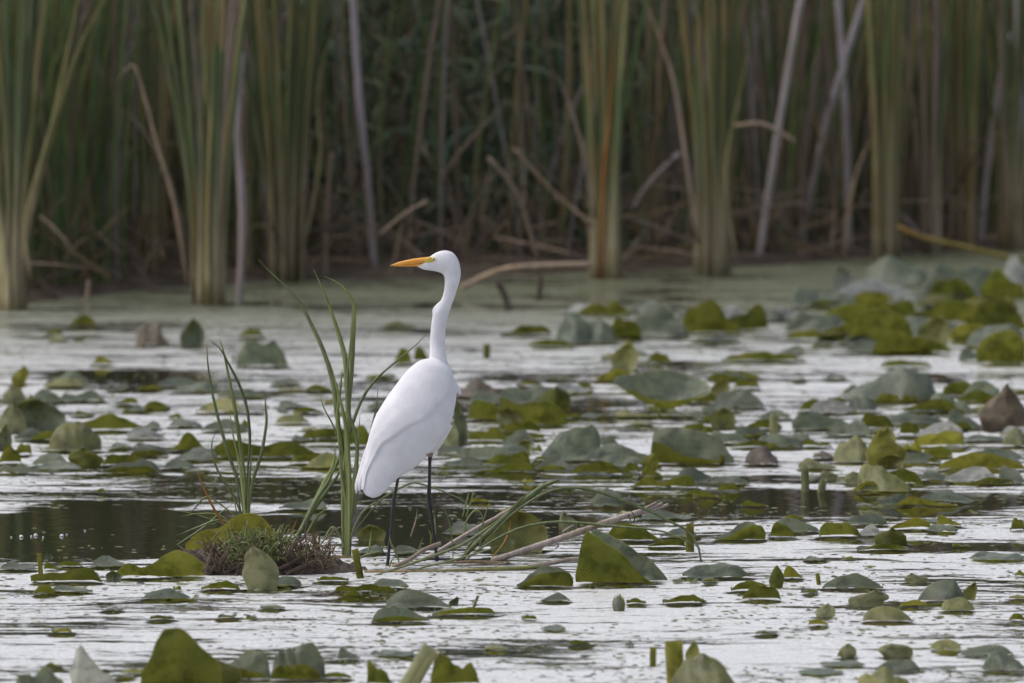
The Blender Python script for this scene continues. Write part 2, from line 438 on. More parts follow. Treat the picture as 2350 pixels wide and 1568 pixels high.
# ------------------------------------------------------------------ cattail clumps (front of the reeds)
def cattail(xb, yb, wb, leaves, label, seed, mats=(M_CAT,), lw=(.014, .024), spread=1.0, extra=()):
    r = random.Random(seed)
    base = gv(xb, yb); root = empty('cattail_clump', base)
    tag(root, label, 'cattail', 'cattail clumps standing along the far bank')
    Y = base.y; s = F * K ** -1 / Y * 1.0            # view units per metre
    half = wb / 2 / s
    leaves = int(leaves * 1.5); lw = (lw[0] * 1.25, lw[1] * 1.25)
    for i in range(leaves):
        f = (i + .5) / leaves * 2 - 1
        x0 = half * f * .8 + r.gauss(0, half * .1); dy = r.uniform(-.06, .08)
        hgt = r.uniform(1.5, 2.5)
        tx = (f * .22 + r.gauss(0, .07)) * spread; ty = r.gauss(0, .08)
        b = base + Vector((x0, dy, -.05))
        P = [b, b + Vector((tx * .06, 0, hgt * .22)), b + Vector((tx * .35, ty * .3, hgt * .5)), b + Vector((tx * .75, ty * .6, hgt * .78)), b + Vector((tx * 1.3, ty, hgt))]
        a = r.gauss(0, .5)
        w = r.uniform(*lw) * 1.25
        v, fc = ribbon(P, w, (math.sin(a), -math.cos(a), 0), 12, prof=lambda q: (1.35 - .8 * min(1, q * 3)) * (1 if q < .55 else max(.05, 1 - ((q - .55) / .45) ** 1.7)) if q < 1 / 3 else .55 * 1.5 * max(.04, 1 - max(0, (q - .5) / .5) ** 1.8), twist=r.gauss(0, .5))
        part('leaf', v, fc, r.choice(mats), root)
    for pts, w, m in extra:
        part('withered_leaf', *ribbon([pv(x, y, Y - .07) for x, y in pts], w, (.2, -1, .2), 14), m, root)
    return root
CY = (M_CAT, M_CAT, M_CATY)
cattail(30, 712, 62, 9, 'thick cattail clump with a very pale yellow base standing furthest out in the water', 1, CY, (.018, .028), 1.3,
        extra=[([(70, 640), (60, 500), (120, 280), (180, 0), (190, -60)], .018, M_CATY)])
cattail(112, 655, 50, 5, 'slim dark green cattail shoots next to the thick pale-based clump', 2, (M_CAT,), (.012, .018), .5)
cattail(290, 615, 60, 6, 'thin cattail clump with a dead leaf curled into a hook above it', 3, CY, (.012, .02), 1.0,
        extra=[([(290, 610), (275, 420), (255, 300), (205, 200), (178, 150), (195, 110), (228, 98)], .016, M_DEAD)])
cattail(346, 650, 26, 3, 'narrow green cattail shoot with a dead leaf arching over it', 4, (M_CAT,), (.012, .018), .5,
        extra=[([(440, 640), (395, 430), (345, 325), (290, 260), (240, 238), (180, 245)], .018, M_DEAD)])
cattail(478, 700, 80, 11, 'broad cattail clump with brown sheaths and one bright yellow leaf', 5, (M_CAT, M_CAT, M_CATY, M_DEAD), (.016, .026), 1.0,
        extra=[([(430, 650), (400, 470), (360, 330), (320, 180), (300, 150), (265, 190)], .015, M_DEAD)])
cattail(655, 645, 80, 10, 'broad cattail clump with a rusty base beside the short grey stub', 6, CY, (.016, .026), .9,
        extra=[([(700, 560), (735, 360), (730, 200), (790, -20)], .016, M_CATY)])
cattail(1390, 640, 74, 8, 'stout cattail clump with an orange-brown leaf and wide pale foot', 7, CY, (.02, .03), .45,
        extra=[([(1380, 640), (1385, 420), (1400, 250), (1410, 0)], .024, M_GRASSO), ([(1365, 500), (1340, 350), (1300, 220), (1272, 165)], .022, M_DEAD)])
cattail(1635, 632, 84, 9, 'stout cattail clump with a bright yellow-green centre and a mauve dead leaf', 8, CY, (.02, .03), .6,
        extra=[([(1600, 560), (1570, 330), (1545, 180), (1500, 50), (1470, -10)], .022, M_DEAD), ([(1690, 600), (1665, 400), (1700, 200), (1735, -10)], .016, M_CATY)])
cattail(2035, 598, 56, 7, 'upright olive cattail clump standing behind the heaped raft of pads', 9, CY, (.016, .026), .6,
        extra=[([(1935, 600), (1950, 470), (1975, 370), (2010, 300)], .02, M_DEAD)])
cattail(2135, 580, 44, 6, 'cattail clump with rusty sheaths next to the brightest yellow-green one', 10, (M_CAT, M_DEAD, M_CATY), (.014, .022), .8)
cattail(2212, 572, 54, 6, 'bright yellow-green cattail clump beside a leaning grey stalk', 12, (M_CATY, M_CAT), (.018, .028), .4)
cattail(560, 640, 40, 5, 'sparse dark cattail shoots behind the grey stub', 13, (M_CAT, M_DEAD), (.012, .018), .8)
cattail(215, 590, 40, 5, 'sparse brownish cattail shoots behind the curled dead leaf', 14, (M_CAT, M_DEAD), (.012, .018), .9)
cattail(1490, 600, 50, 5, 'thin half-dead cattail shoots between the two stout clumps', 15, (M_DEAD, M_CAT), (.010, .016), 1.0)
cattail(1780, 590, 50, 5, 'thin brown cattail shoots behind the tall leaning mauve stalk', 16, (M_DEAD, M_DEAD, M_CAT), (.010, .016), 1.0)
cattail(2320, 575, 50, 6, 'brown half-dead cattail shoots behind the fallen orange stem', 17, (M_DEAD, M_CAT), (.012, .018), .8)

def stalk(pts, rad, label, mat=M_GREY, name='dead_stalk', cat='stalk', dy=0.0):
    base = gv(*pts[0]); root = empty(name, base)
    tag(root, label, cat, 'dead stalks among the cattails')
    Y = base.y + dy
    P = [pv(x, y, Y + .02 * i) for i, (x, y) in enumerate(pts)]
    P[0] = P[0] + Vector((0, 0, -.06))
    v, f = tube(P, rad * 1.2, 14, 8, prof=lambda s: 1.08 - .2 * s + (.14 if abs((s * 4) % 1 - .5) < .06 else 0))
    part('stem', v, f, mat, root)
    return root
STK = 1.2
stalk([(862, 632), (845, 430), (822, 200), (808, -60), (800, -250)], .013, 'tall grey dead stalk standing alone beside the dark thicket')
stalk([(548, 690), (556, 500), (545, 300), (553, 120)], .012, 'pale grey dead stalk with a broken top in front of cattail shoots')
stalk([(690, 640), (700, 400), (712, 150)], .010, 'thin grey dead stub beside the rusty-based cattail clump')
stalk([(745, 640), (750, 480), (762, 350)], .009, 'short tan dead stub beside a thin grey stub', M_DEAD)
stalk([(1735, 605), (1775, 370), (1812, 140), (1840, -20), (1870, -220)], .013, 'tall leaning mauve stalk standing beside brown cattail shoots')
stalk([(1828, 585), (1875, 370), (1925, 180), (1975, 20), (2020, -150)], .012, 'leaning mauve stalk that crosses in front of two others')
stalk([(1948, 590), (1942, 300), (1930, 100), (1918, -60), (1905, -220)], .013, 'near-upright mauve stalk crossed by a leaning one')
stalk([(1955, 540), (1925, 330), (1885, 170), (1858, 85)], .010, 'slim mauve stalk with a snapped top leaning against the crossing ones', dy=.1)
stalk([(2245, 570), (2270, 350), (2300, 160), (2315, 75)], .011, 'leaning grey stalk with a bent head beside the yellow-green clump')
stalk([(2345, 560), (2342, 300), (2335, 60), (2330, -160)], .011, 'upright mauve stalk standing next to the bent-headed grey stalk')
def fallen(pts, w, label, mat, name='fallen_reed', z=.03):
    P = [gv(*pts[0], z)]; Y = P[0].y
    P = [pv(x, y, Y + .015 * i) for i, (x, y) in enumerate(pts)]
    root = empty(name, P[0]); tag(root, label, 'reed', 'fallen reeds at the foot of the bank')
    part('stem', *tube(P, w, 12, 7), mat, root); return root
fallen([(2355, 600), (2230, 570), (2120, 545), (2060, 520)], .011, 'fallen orange reed stem above the heaped raft of pads', M_GRASSO)
fallen([(2360, 555), (2270, 545), (2220, 560)], .010, 'short arched tan reed lying above the fallen orange stem', M_DEAD)
fallen([(2130, 560), (2080, 505), (2050, 480)], .009, 'short grey reed lying across the rusty cattail base', M_GREY)
fallen([(1060, 660), (1150, 620), (1250, 610), (1360, 607)], .012, 'fallen tan reed lying against the foot of the stout orange-leaved clump', M_DEAD)
fallen([(870, 540), (930, 490), (985, 460)], .006, 'short tan reed leaning beside the lone grey stalk', M_STRAW, z=.28)
fallen([(1560, 350), (1490, 420), (1450, 480)], .009, 'slanting grey reed between the two stout clumps', M_GREY, z=.5)
fallen([(1360, 520), (1260, 430), (1180, 340)], .007, 'slanting brown reed leaning on the orange-leaved cattails', M_STRAW, z=.25)
fallen([(1235, 600), (1190, 450), (1120, 360)], .009, 'slanting brown reed crossing the dark thicket', M_STRAW, z=.1)
fallen([(1825, 325), (1750, 285), (1680, 290)], .009, 'bent tan leaf crossing the tall leaning mauve stalk', M_DEAD, z=.55)

def stub(x, y, xt, yt, w, label, mat=M_REED):
    b = gv(x, y); Y = b.y; root = empty('rotten_stub', b); tag(root, label, 'stub', 'rotten stubs in the water by the bank')
    part('wood', *tube([b + Vector((0, 0, -.05)), b.lerp(pv(xt, yt, Y), .5) + Vector((.005, 0, 0)), pv(xt, yt, Y)], w, 8, 7, prof=lambda s: 1.1 - .35 * s + .1 * math.sin(s * 9)), mat, root)
stub(1172, 712, 1140, 645, .016, 'rotten brown stub leaning in the water behind the egret', M_ROOT)
stub(1232, 690, 1242, 632, .013, 'rotten upright brown stub in the water behind the egret', M_ROOT)
stub(195, 690, 203, 645, .009, 'small tan broken reed stub at the muddy bank', M_DEAD)

# ------------------------------------------------------------------ lily pads
PTS = {(1350, 1336): ([(0, .7), (.06, 1), (.3, .85), (.6, .55), (.85, .32), (1, .02)], None),
       (1320, 1344): (None, [(0, 0), (.06, .4), (.11, 1), (.25, .78), (.43, .57), (.61, .45), (.8, .22), (1, 0)]),
       (1492, 1066): ([(0, .7), (.08, .9), (.35, 1), (.6, .9), (.85, .6), (1, .1)], [(0, .6), (.15, .5), (.35, .3), (.55, .22), (.75, .08), (1, 0)]),
       (1242, 1058): ([(0, .1), (.1, .45), (.3, .75), (.55, .93), (.96, 1), (1, .5)], None),
       (258, 1329): (None, [(0, .1), (.12, .5), (.25, .3), (.38, .25), (.5, .75), (.65, .98), (.85, .85), (1, .5)]),
       (70, 1339): (None, [(0, .5), (.06, .65), (.2, .55), (.35, .85), (.5, .95), (.65, .98), (.8, .9), (.93, .5), (1, 0)]),
       (485, 1054): (None, [(0, .4), (.05, .85), (.15, .95), (.3, .6), (.5, .7), (.7, .65), (.85, .45), (1, .1)]),
       (420, 1270): (None, [(0, .15), (.1, .42), (.25, .6), (.4, .74), (.6, .98), (.8, 1), (.94, .7), (1, .3)]),
       (1185, 1348): ([(0, .05), (.2, .6), (.45, .95), (.75, 1), (.95, .7), (1, .3)], [(0, 0), (.1, .1), (.35, .6), (.6, .8), (.9, .75), (1, .2)]),
       (1565, 1327): ([(0, .15), (.1, .7), (.3, .95), (.5, .98), (.7, .8), (.85, .5), (1, .05)], None),
       (157, 1600): ([(0, .35), (.08, .7), (.17, 1), (.3, .72), (.5, .45), (.75, .28), (1, .05)], None),
       (320, 1590): (None, [(0, .2), (.08, .6), (.2, .9), (.35, 1), (.5, .97), (.65, .8), (.82, .6), (1, .45)]),
       (1392, 1245): (None, [(0, .3), (.1, .8), (.3, 1), (.55, .9), (.75, .6), (.9, .2), (1, 0)]),
       (1640, 1241): ([(0, .05), (.25, .6), (.6, 1), (.85, .85), (1, .3)], [(0, 0), (.3, .3), (.6, .75), (.85, .95), (.97, .6), (1, .1)]),
       (180, 991): (None, [(0, .5), (.2, .6), (.4, 1), (.6, .95), (.75, .6), (.9, .25), (1, .05)]),
       (1144, 979): (None, [(0, .95), (.08, .9), (.25, .7), (.45, .85), (.7, .95), (.9, .6), (1, .1)]),
       (390, 1038): (None, [(0, .1), (.2, .3), (.35, .85), (.55, 1), (.7, .6), (.85, .25), (1, .05)])}
def pad_geo(kind, W, H, seed, key=None):
    """local frame: x across, y away, z up. rows u along the leaf, columns v across it"""
    r = random.Random(seed); NU, NV = 24, 14
    k = math.exp(r.uniform(-.4, .4)); ph = r.uniform(0, 9); wav = r.uniform(.12, .45); sl = r.uniform(-.45, .45); ex = r.uniform(.33, .62) if kind == 'N' else r.uniform(.42, .75); rid = r.uniform(1.0, 1.8); nib = r.uniform(.03, .12)
    lean = r.uniform(.15, .55); depth = min(max(.42 * W, .06), .16); fold = r.uniform(.35, .7)
    fr = r.uniform(2.0, 3.6); pw = r.uniform(1.5, 3.2); pq = r.uniform(.5, .85)
    if key in PTS: sl = 0; fold = 1.0; lean = .3
    ovr = PTS.get(key)
    def env(u, near=False):
        if ovr:
            p = (ovr[1] if near else ovr[0]) or ovr[0] or ovr[1]
            return float(np.mean([np.interp(u + d_, [q[0] for q in p], [q[1] for q in p]) for d_ in (-.06, -.03, 0, .03, .06)])) * (1 + nib * mnoise.noise(Vector((u * 9, ph, 4))) + .25 * wav * mnoise.noise(Vector((u * 3, ph, 0))))
        e = max(0, math.sin(math.pi * u ** k)) ** ex
        return e * (1 + wav * mnoise.noise(Vector((u * fr, ph, 0))) * 1.6 + nib * mnoise.noise(Vector((u * 11, ph, 4))))
    V = []; UV = []
    for i in range(NU + 1):
        u = i / NU; e = env(u)
        for j in range(NV + 1):
            v = j / NV * 2 - 1; t = abs(v)
            rip = mnoise.noise(Vector((u * 4 + ph, v * 2.2, ph)))
            tilt = 1 + sl * (u - .5) * 2
            if kind == 'N':
                x = W * (u - .5)
                if v < 0: z = H * e * tilt * t ** .85; y = -lean * H * e * t * (1 + .4 * rip) - .01 * t
                else: z = .006 + .010 * rip * t; y = depth * e * t
            elif kind == 'F':
                x = W * (u - .5)
                if v > 0: z = H * e * tilt * t ** .8; y = lean * .9 * H * e * t + .4 * depth * t * e
                else: z = .005 + .012 * rip * t; y = -depth * .8 * e * t
            elif kind == 'T':
                x = W * (u - .5)
                if v > 0: z = H * e * tilt * t ** .85; y = .35 * H * e * t + .25 * depth * e * t
                else: z = fold * H * env(min(1, max(0, u * 1.08 if key not in PTS else u)), True) * (2 - tilt) * t ** .9; y = -lean * H * e * t
            elif kind in 'DB':
                x = W * (u - .5) * (1 - .05 * t)
                z = H * e * tilt * (1 - t ** rid) + .004 + .03 * H * rip; y = (v * .75 + .3) * max(depth, .8 * H) * (.35 + .65 * e)
                if kind == 'B': z += H * .22 * rip; y += .05 * rip * W
            elif kind == 'L':
                x = W * (u - .5); z = .005 + .008 * rip + H * .5 * e * (.3 + .7 * max(0, rip)); y = depth * 1.5 * e * v
            elif kind in 'UG':
                b = (1 - (1 - u) ** 1.9) * 1.25 - .25            # -.25 (under water) .. 1
                half = (1 - max(0, b) ** pw) ** pq * (.72 + .35 * min(1, max(0, b + .25) * 1.6)) if b < 1 else 0
                x = W * .5 * v * half * (1 + .18 * mnoise.noise(Vector((b * 2, ph, v)))) + sl * .8 * W * b * abs(b)
                z = H * b * (1 - .10 * v * v * b + .16 * b * mnoise.noise(Vector((v * 1.8, ph, 1))) + nib * b * mnoise.noise(Vector((v * 6, ph, 2)))); y = .30 * H * b * (1 if kind == 'U' else .8) - .22 * W * v * v * (1 if kind == 'U' else -1) + .06 * W * rip
            elif kind == 'C':
                a = u * 2 * math.pi; q = (v + 1) / 2
                x = .5 * W * q * math.cos(a); y = .26 * W * q * math.sin(a)
                z = H * .12 + H * (.62 + .30 * math.sin(a) - .06 * math.cos(a)) * q ** 1.4 + .04 * H * mnoise.noise(Vector((a * 1.2, ph, 0))) * q
            q = Vector((x * 9 + ph * 7, y * 9, z * 9 + ph)); am = min(.016, .09 * W)
            wob = mnoise.noise_vector(q) * am + mnoise.noise_vector(q * 2.7) * am * .35
            wob.z *= min(1, max(0, z) / .03 + .15)
            V.append(Vector((x, y, z)) + wob); UV.append((u, v * .5 + .5))
    n = NV + 1; Fc = []
    for i in range(NU):
        for j in range(NV):
            a, b, c, d = i * n + j, i * n + j + 1, (i + 1) * n + j + 1, (i + 1) * n + j
            Fc.append((a, d, c, b))
    if kind in 'UC': Fc = [tuple(reversed(f)) for f in Fc]
    return V, Fc, UV

SHAPE = {'N': 'folded at the edge', 'F': 'with one half raised', 'T': 'folded in two', 'D': 'humped', 'B': 'crumpled and withered',
         'L': 'lying flat', 'U': 'standing upright', 'G': 'standing on edge', 'C': 'cupped on its stalk'}
COLR = {'g': {'N': 'olive', 'F': 'grey-green', 'T': 'olive and grey', 'D': 'grey-green', 'L': 'flat green', 'U': 'olive', 'G': 'grey-green', 'C': 'grey-green'},
        'y': 'yellow-green', 'p': 'pale grey', 'b': 'brown'}
MARKS = [(90, 945, 'the propped olive pad'), (172, 1005, 'the holed domed pad'), (560, 1035, 'the bolster-like pad'), (690, 1035, 'the tall grass blades'), (600, 810, 'the leaning grey pad'),
         (440, 765, 'the lone upright pad'), (350, 770, 'the brown leaf lump'), (1100, 890, 'the rusty withered pad'), (1030, 990, 'the narrow pale curl'), (1310, 1020, 'the tall sail-like pad'),
         (1520, 890, 'the cupped pad'), (1590, 1020, 'the olive-lipped pad'), (1657, 958, 'the square stub'), (1776, 975, 'the split stem'), (1748, 1046, 'the ragged dark pad'), (1848, 1098, 'the tall rolled leaf'),
         (2044, 880, 'the great domed pad'), (2300, 930, 'the tall withered leaf'), (2034, 1025, 'the tall pale yellow pad'), (2030, 1098, 'the dome by the dark streak'), (2250, 1060, 'the wide yellow roll'),
         (1434, 812, 'the triangular pad'), (2054, 622, 'the big grey dome'), (2143, 757, 'the bright yellow upright pad'), (1908, 727, 'the dark olive fold'), (2211, 650, 'the spread grey pad'),
         (1390, 640, 'the orange-leaved cattails'), (1635, 640, 'the yellow-centred cattails'), (1420, 1380, 'the pale bud'), (1410, 1285, 'the big folded pad'), (1583, 1235, 'the straight cut stem'),
         (1956, 1335, 'the dark sail pad'), (2160, 1358, 'the dome with a stub'), (1550, 1520, 'the thick sliced roll'), (960, 1535, 'the slanting tan roll'), (416, 1515, 'the big peaked pad'),
         (235, 1540, 'the shining pale curl'), (683, 1520, 'the two-toned pad'), (600, 1305, 'the mud mound'), (155, 1322, 'the long wavy pad'), (100, 1230, 'the bubbles'), (930, 1260, "the egret's feet"),
         (1180, 1215, 'the upright yellow-olive pad'), (1300, 1200, 'the fallen reed stem'), (800, 1100, "the egret's tail"), (2028, 1565, 'the yellow domed pad'), (2110, 790, 'the stub below the raft'),
         (1117, 806, 'the small olive stub'), (1940, 760, 'the crossing mauve stalks'), (30, 712, 'the thick pale-based cattails'), (480, 700, 'the yellow-leaved cattails'), (1097, 1380, 'the slanting cut stem'),
         (260, 1430, 'the bare film patch'), (1883, 1330, 'the small leaning stub'), (1400, 1140, 'the floating green blade'), (1640, 1180, 'the split reed end')]
def place(x, y):
    m = min(MARKS, key=lambda q: (q[0] - x) ** 2 + ((q[1] - y) * 2.2) ** 2)
    dx, dy = x - m[0], (y - m[1]) * 2.2
    how = 'behind' if dy < -abs(dx) * .8 else 'in front of' if dy > abs(dx) * .8 else 'beside'
    return how + ' ' + m[2]
PADLIST = []
def pad(xl, xr, yt, yb, kind, c='g', label=None, seed=None):
    base = gv((xl + xr) / 2, yb)
    s = F / K / math.hypot(base.y, CAM_H)
    W = (xr - xl) / s; H = max(.008, (yb - yt) / s)
    if seed is None: seed = int(xl * 31 + yb * 7 + yt)
    V, Fc, UV = pad_geo(kind, W, H, seed, (int(xl), int(yb)))
    r = random.Random(seed + 5)
    yaw = 0.0 if (int(xl), int(yb)) in PTS else r.uniform(-.3, .3) if kind not in 'UGC' else r.uniform(-.25, .25)
    cs, sn = math.cos(yaw), math.sin(yaw)
    V = [Vector((p.x * cs - p.y * sn, p.x * sn + p.y * cs, p.z)) for p in V]
    x0 = min(p.x for p in V); x1 = max(p.x for p in V)
    ap = max(p.z + p.y * .082 for p in V)
    fx = W / (x1 - x0); fz = min(1.6, max(.5, H / ap)) if ap > 0 else 1
    V = [Vector(((p.x - (x0 + x1) / 2) * fx, p.y, p.z * fz + .004)) for p in V]
    m = {'g': M_LILY, 'y': M_LILYY, 'p': M_LILYP, 'b': M_LILYB}[c]
    if label is None:
        size = 'large' if xr - xl > 125 else 'tiny' if xr - xl < 40 else 'small' if xr - xl < 75 else 'medium'
        if (yb - yt) / (xr - xl) < .2: size += ' low'
        col = COLR[c][kind] if c == 'g' else COLR[c]
        label = '%s %s lily pad %s, %s' % (size, col, SHAPE[kind], place((xl + xr) / 2, yb))
        if len(label.split()) > 16: label = label.replace(' low', '')
        if len(label.split()) > 16: label = label.replace(' in front of the', ' before the')
        if len(label.split()) > 16: label = label.replace('with one half raised', 'half raised').replace('folded at the edge', 'edge folded')
        grp = label
    else: grp = None
    if kind != 'L' and W > .05: PADPOS.append((base.x, base.y, W / 2))
    if kind == 'C':
        root = empty('lily_pad', base); tag(root, label, 'lily pad')
        mesh_obj('blade', V, Fc, m, root, uvs=UV)
        part('stalk', *tube([base + Vector((-.02, 0, -.2)), base + Vector((-.012, 0, .0)), base + Vector((.01, 0, H * .16))], .006, 8, 7), M_LILYY, root)
        return root
    PADLIST.append(((xr - xl) * (yb - yt) + (1e6 if grp is None else 0), V, Fc, UV, m, base, label, grp))

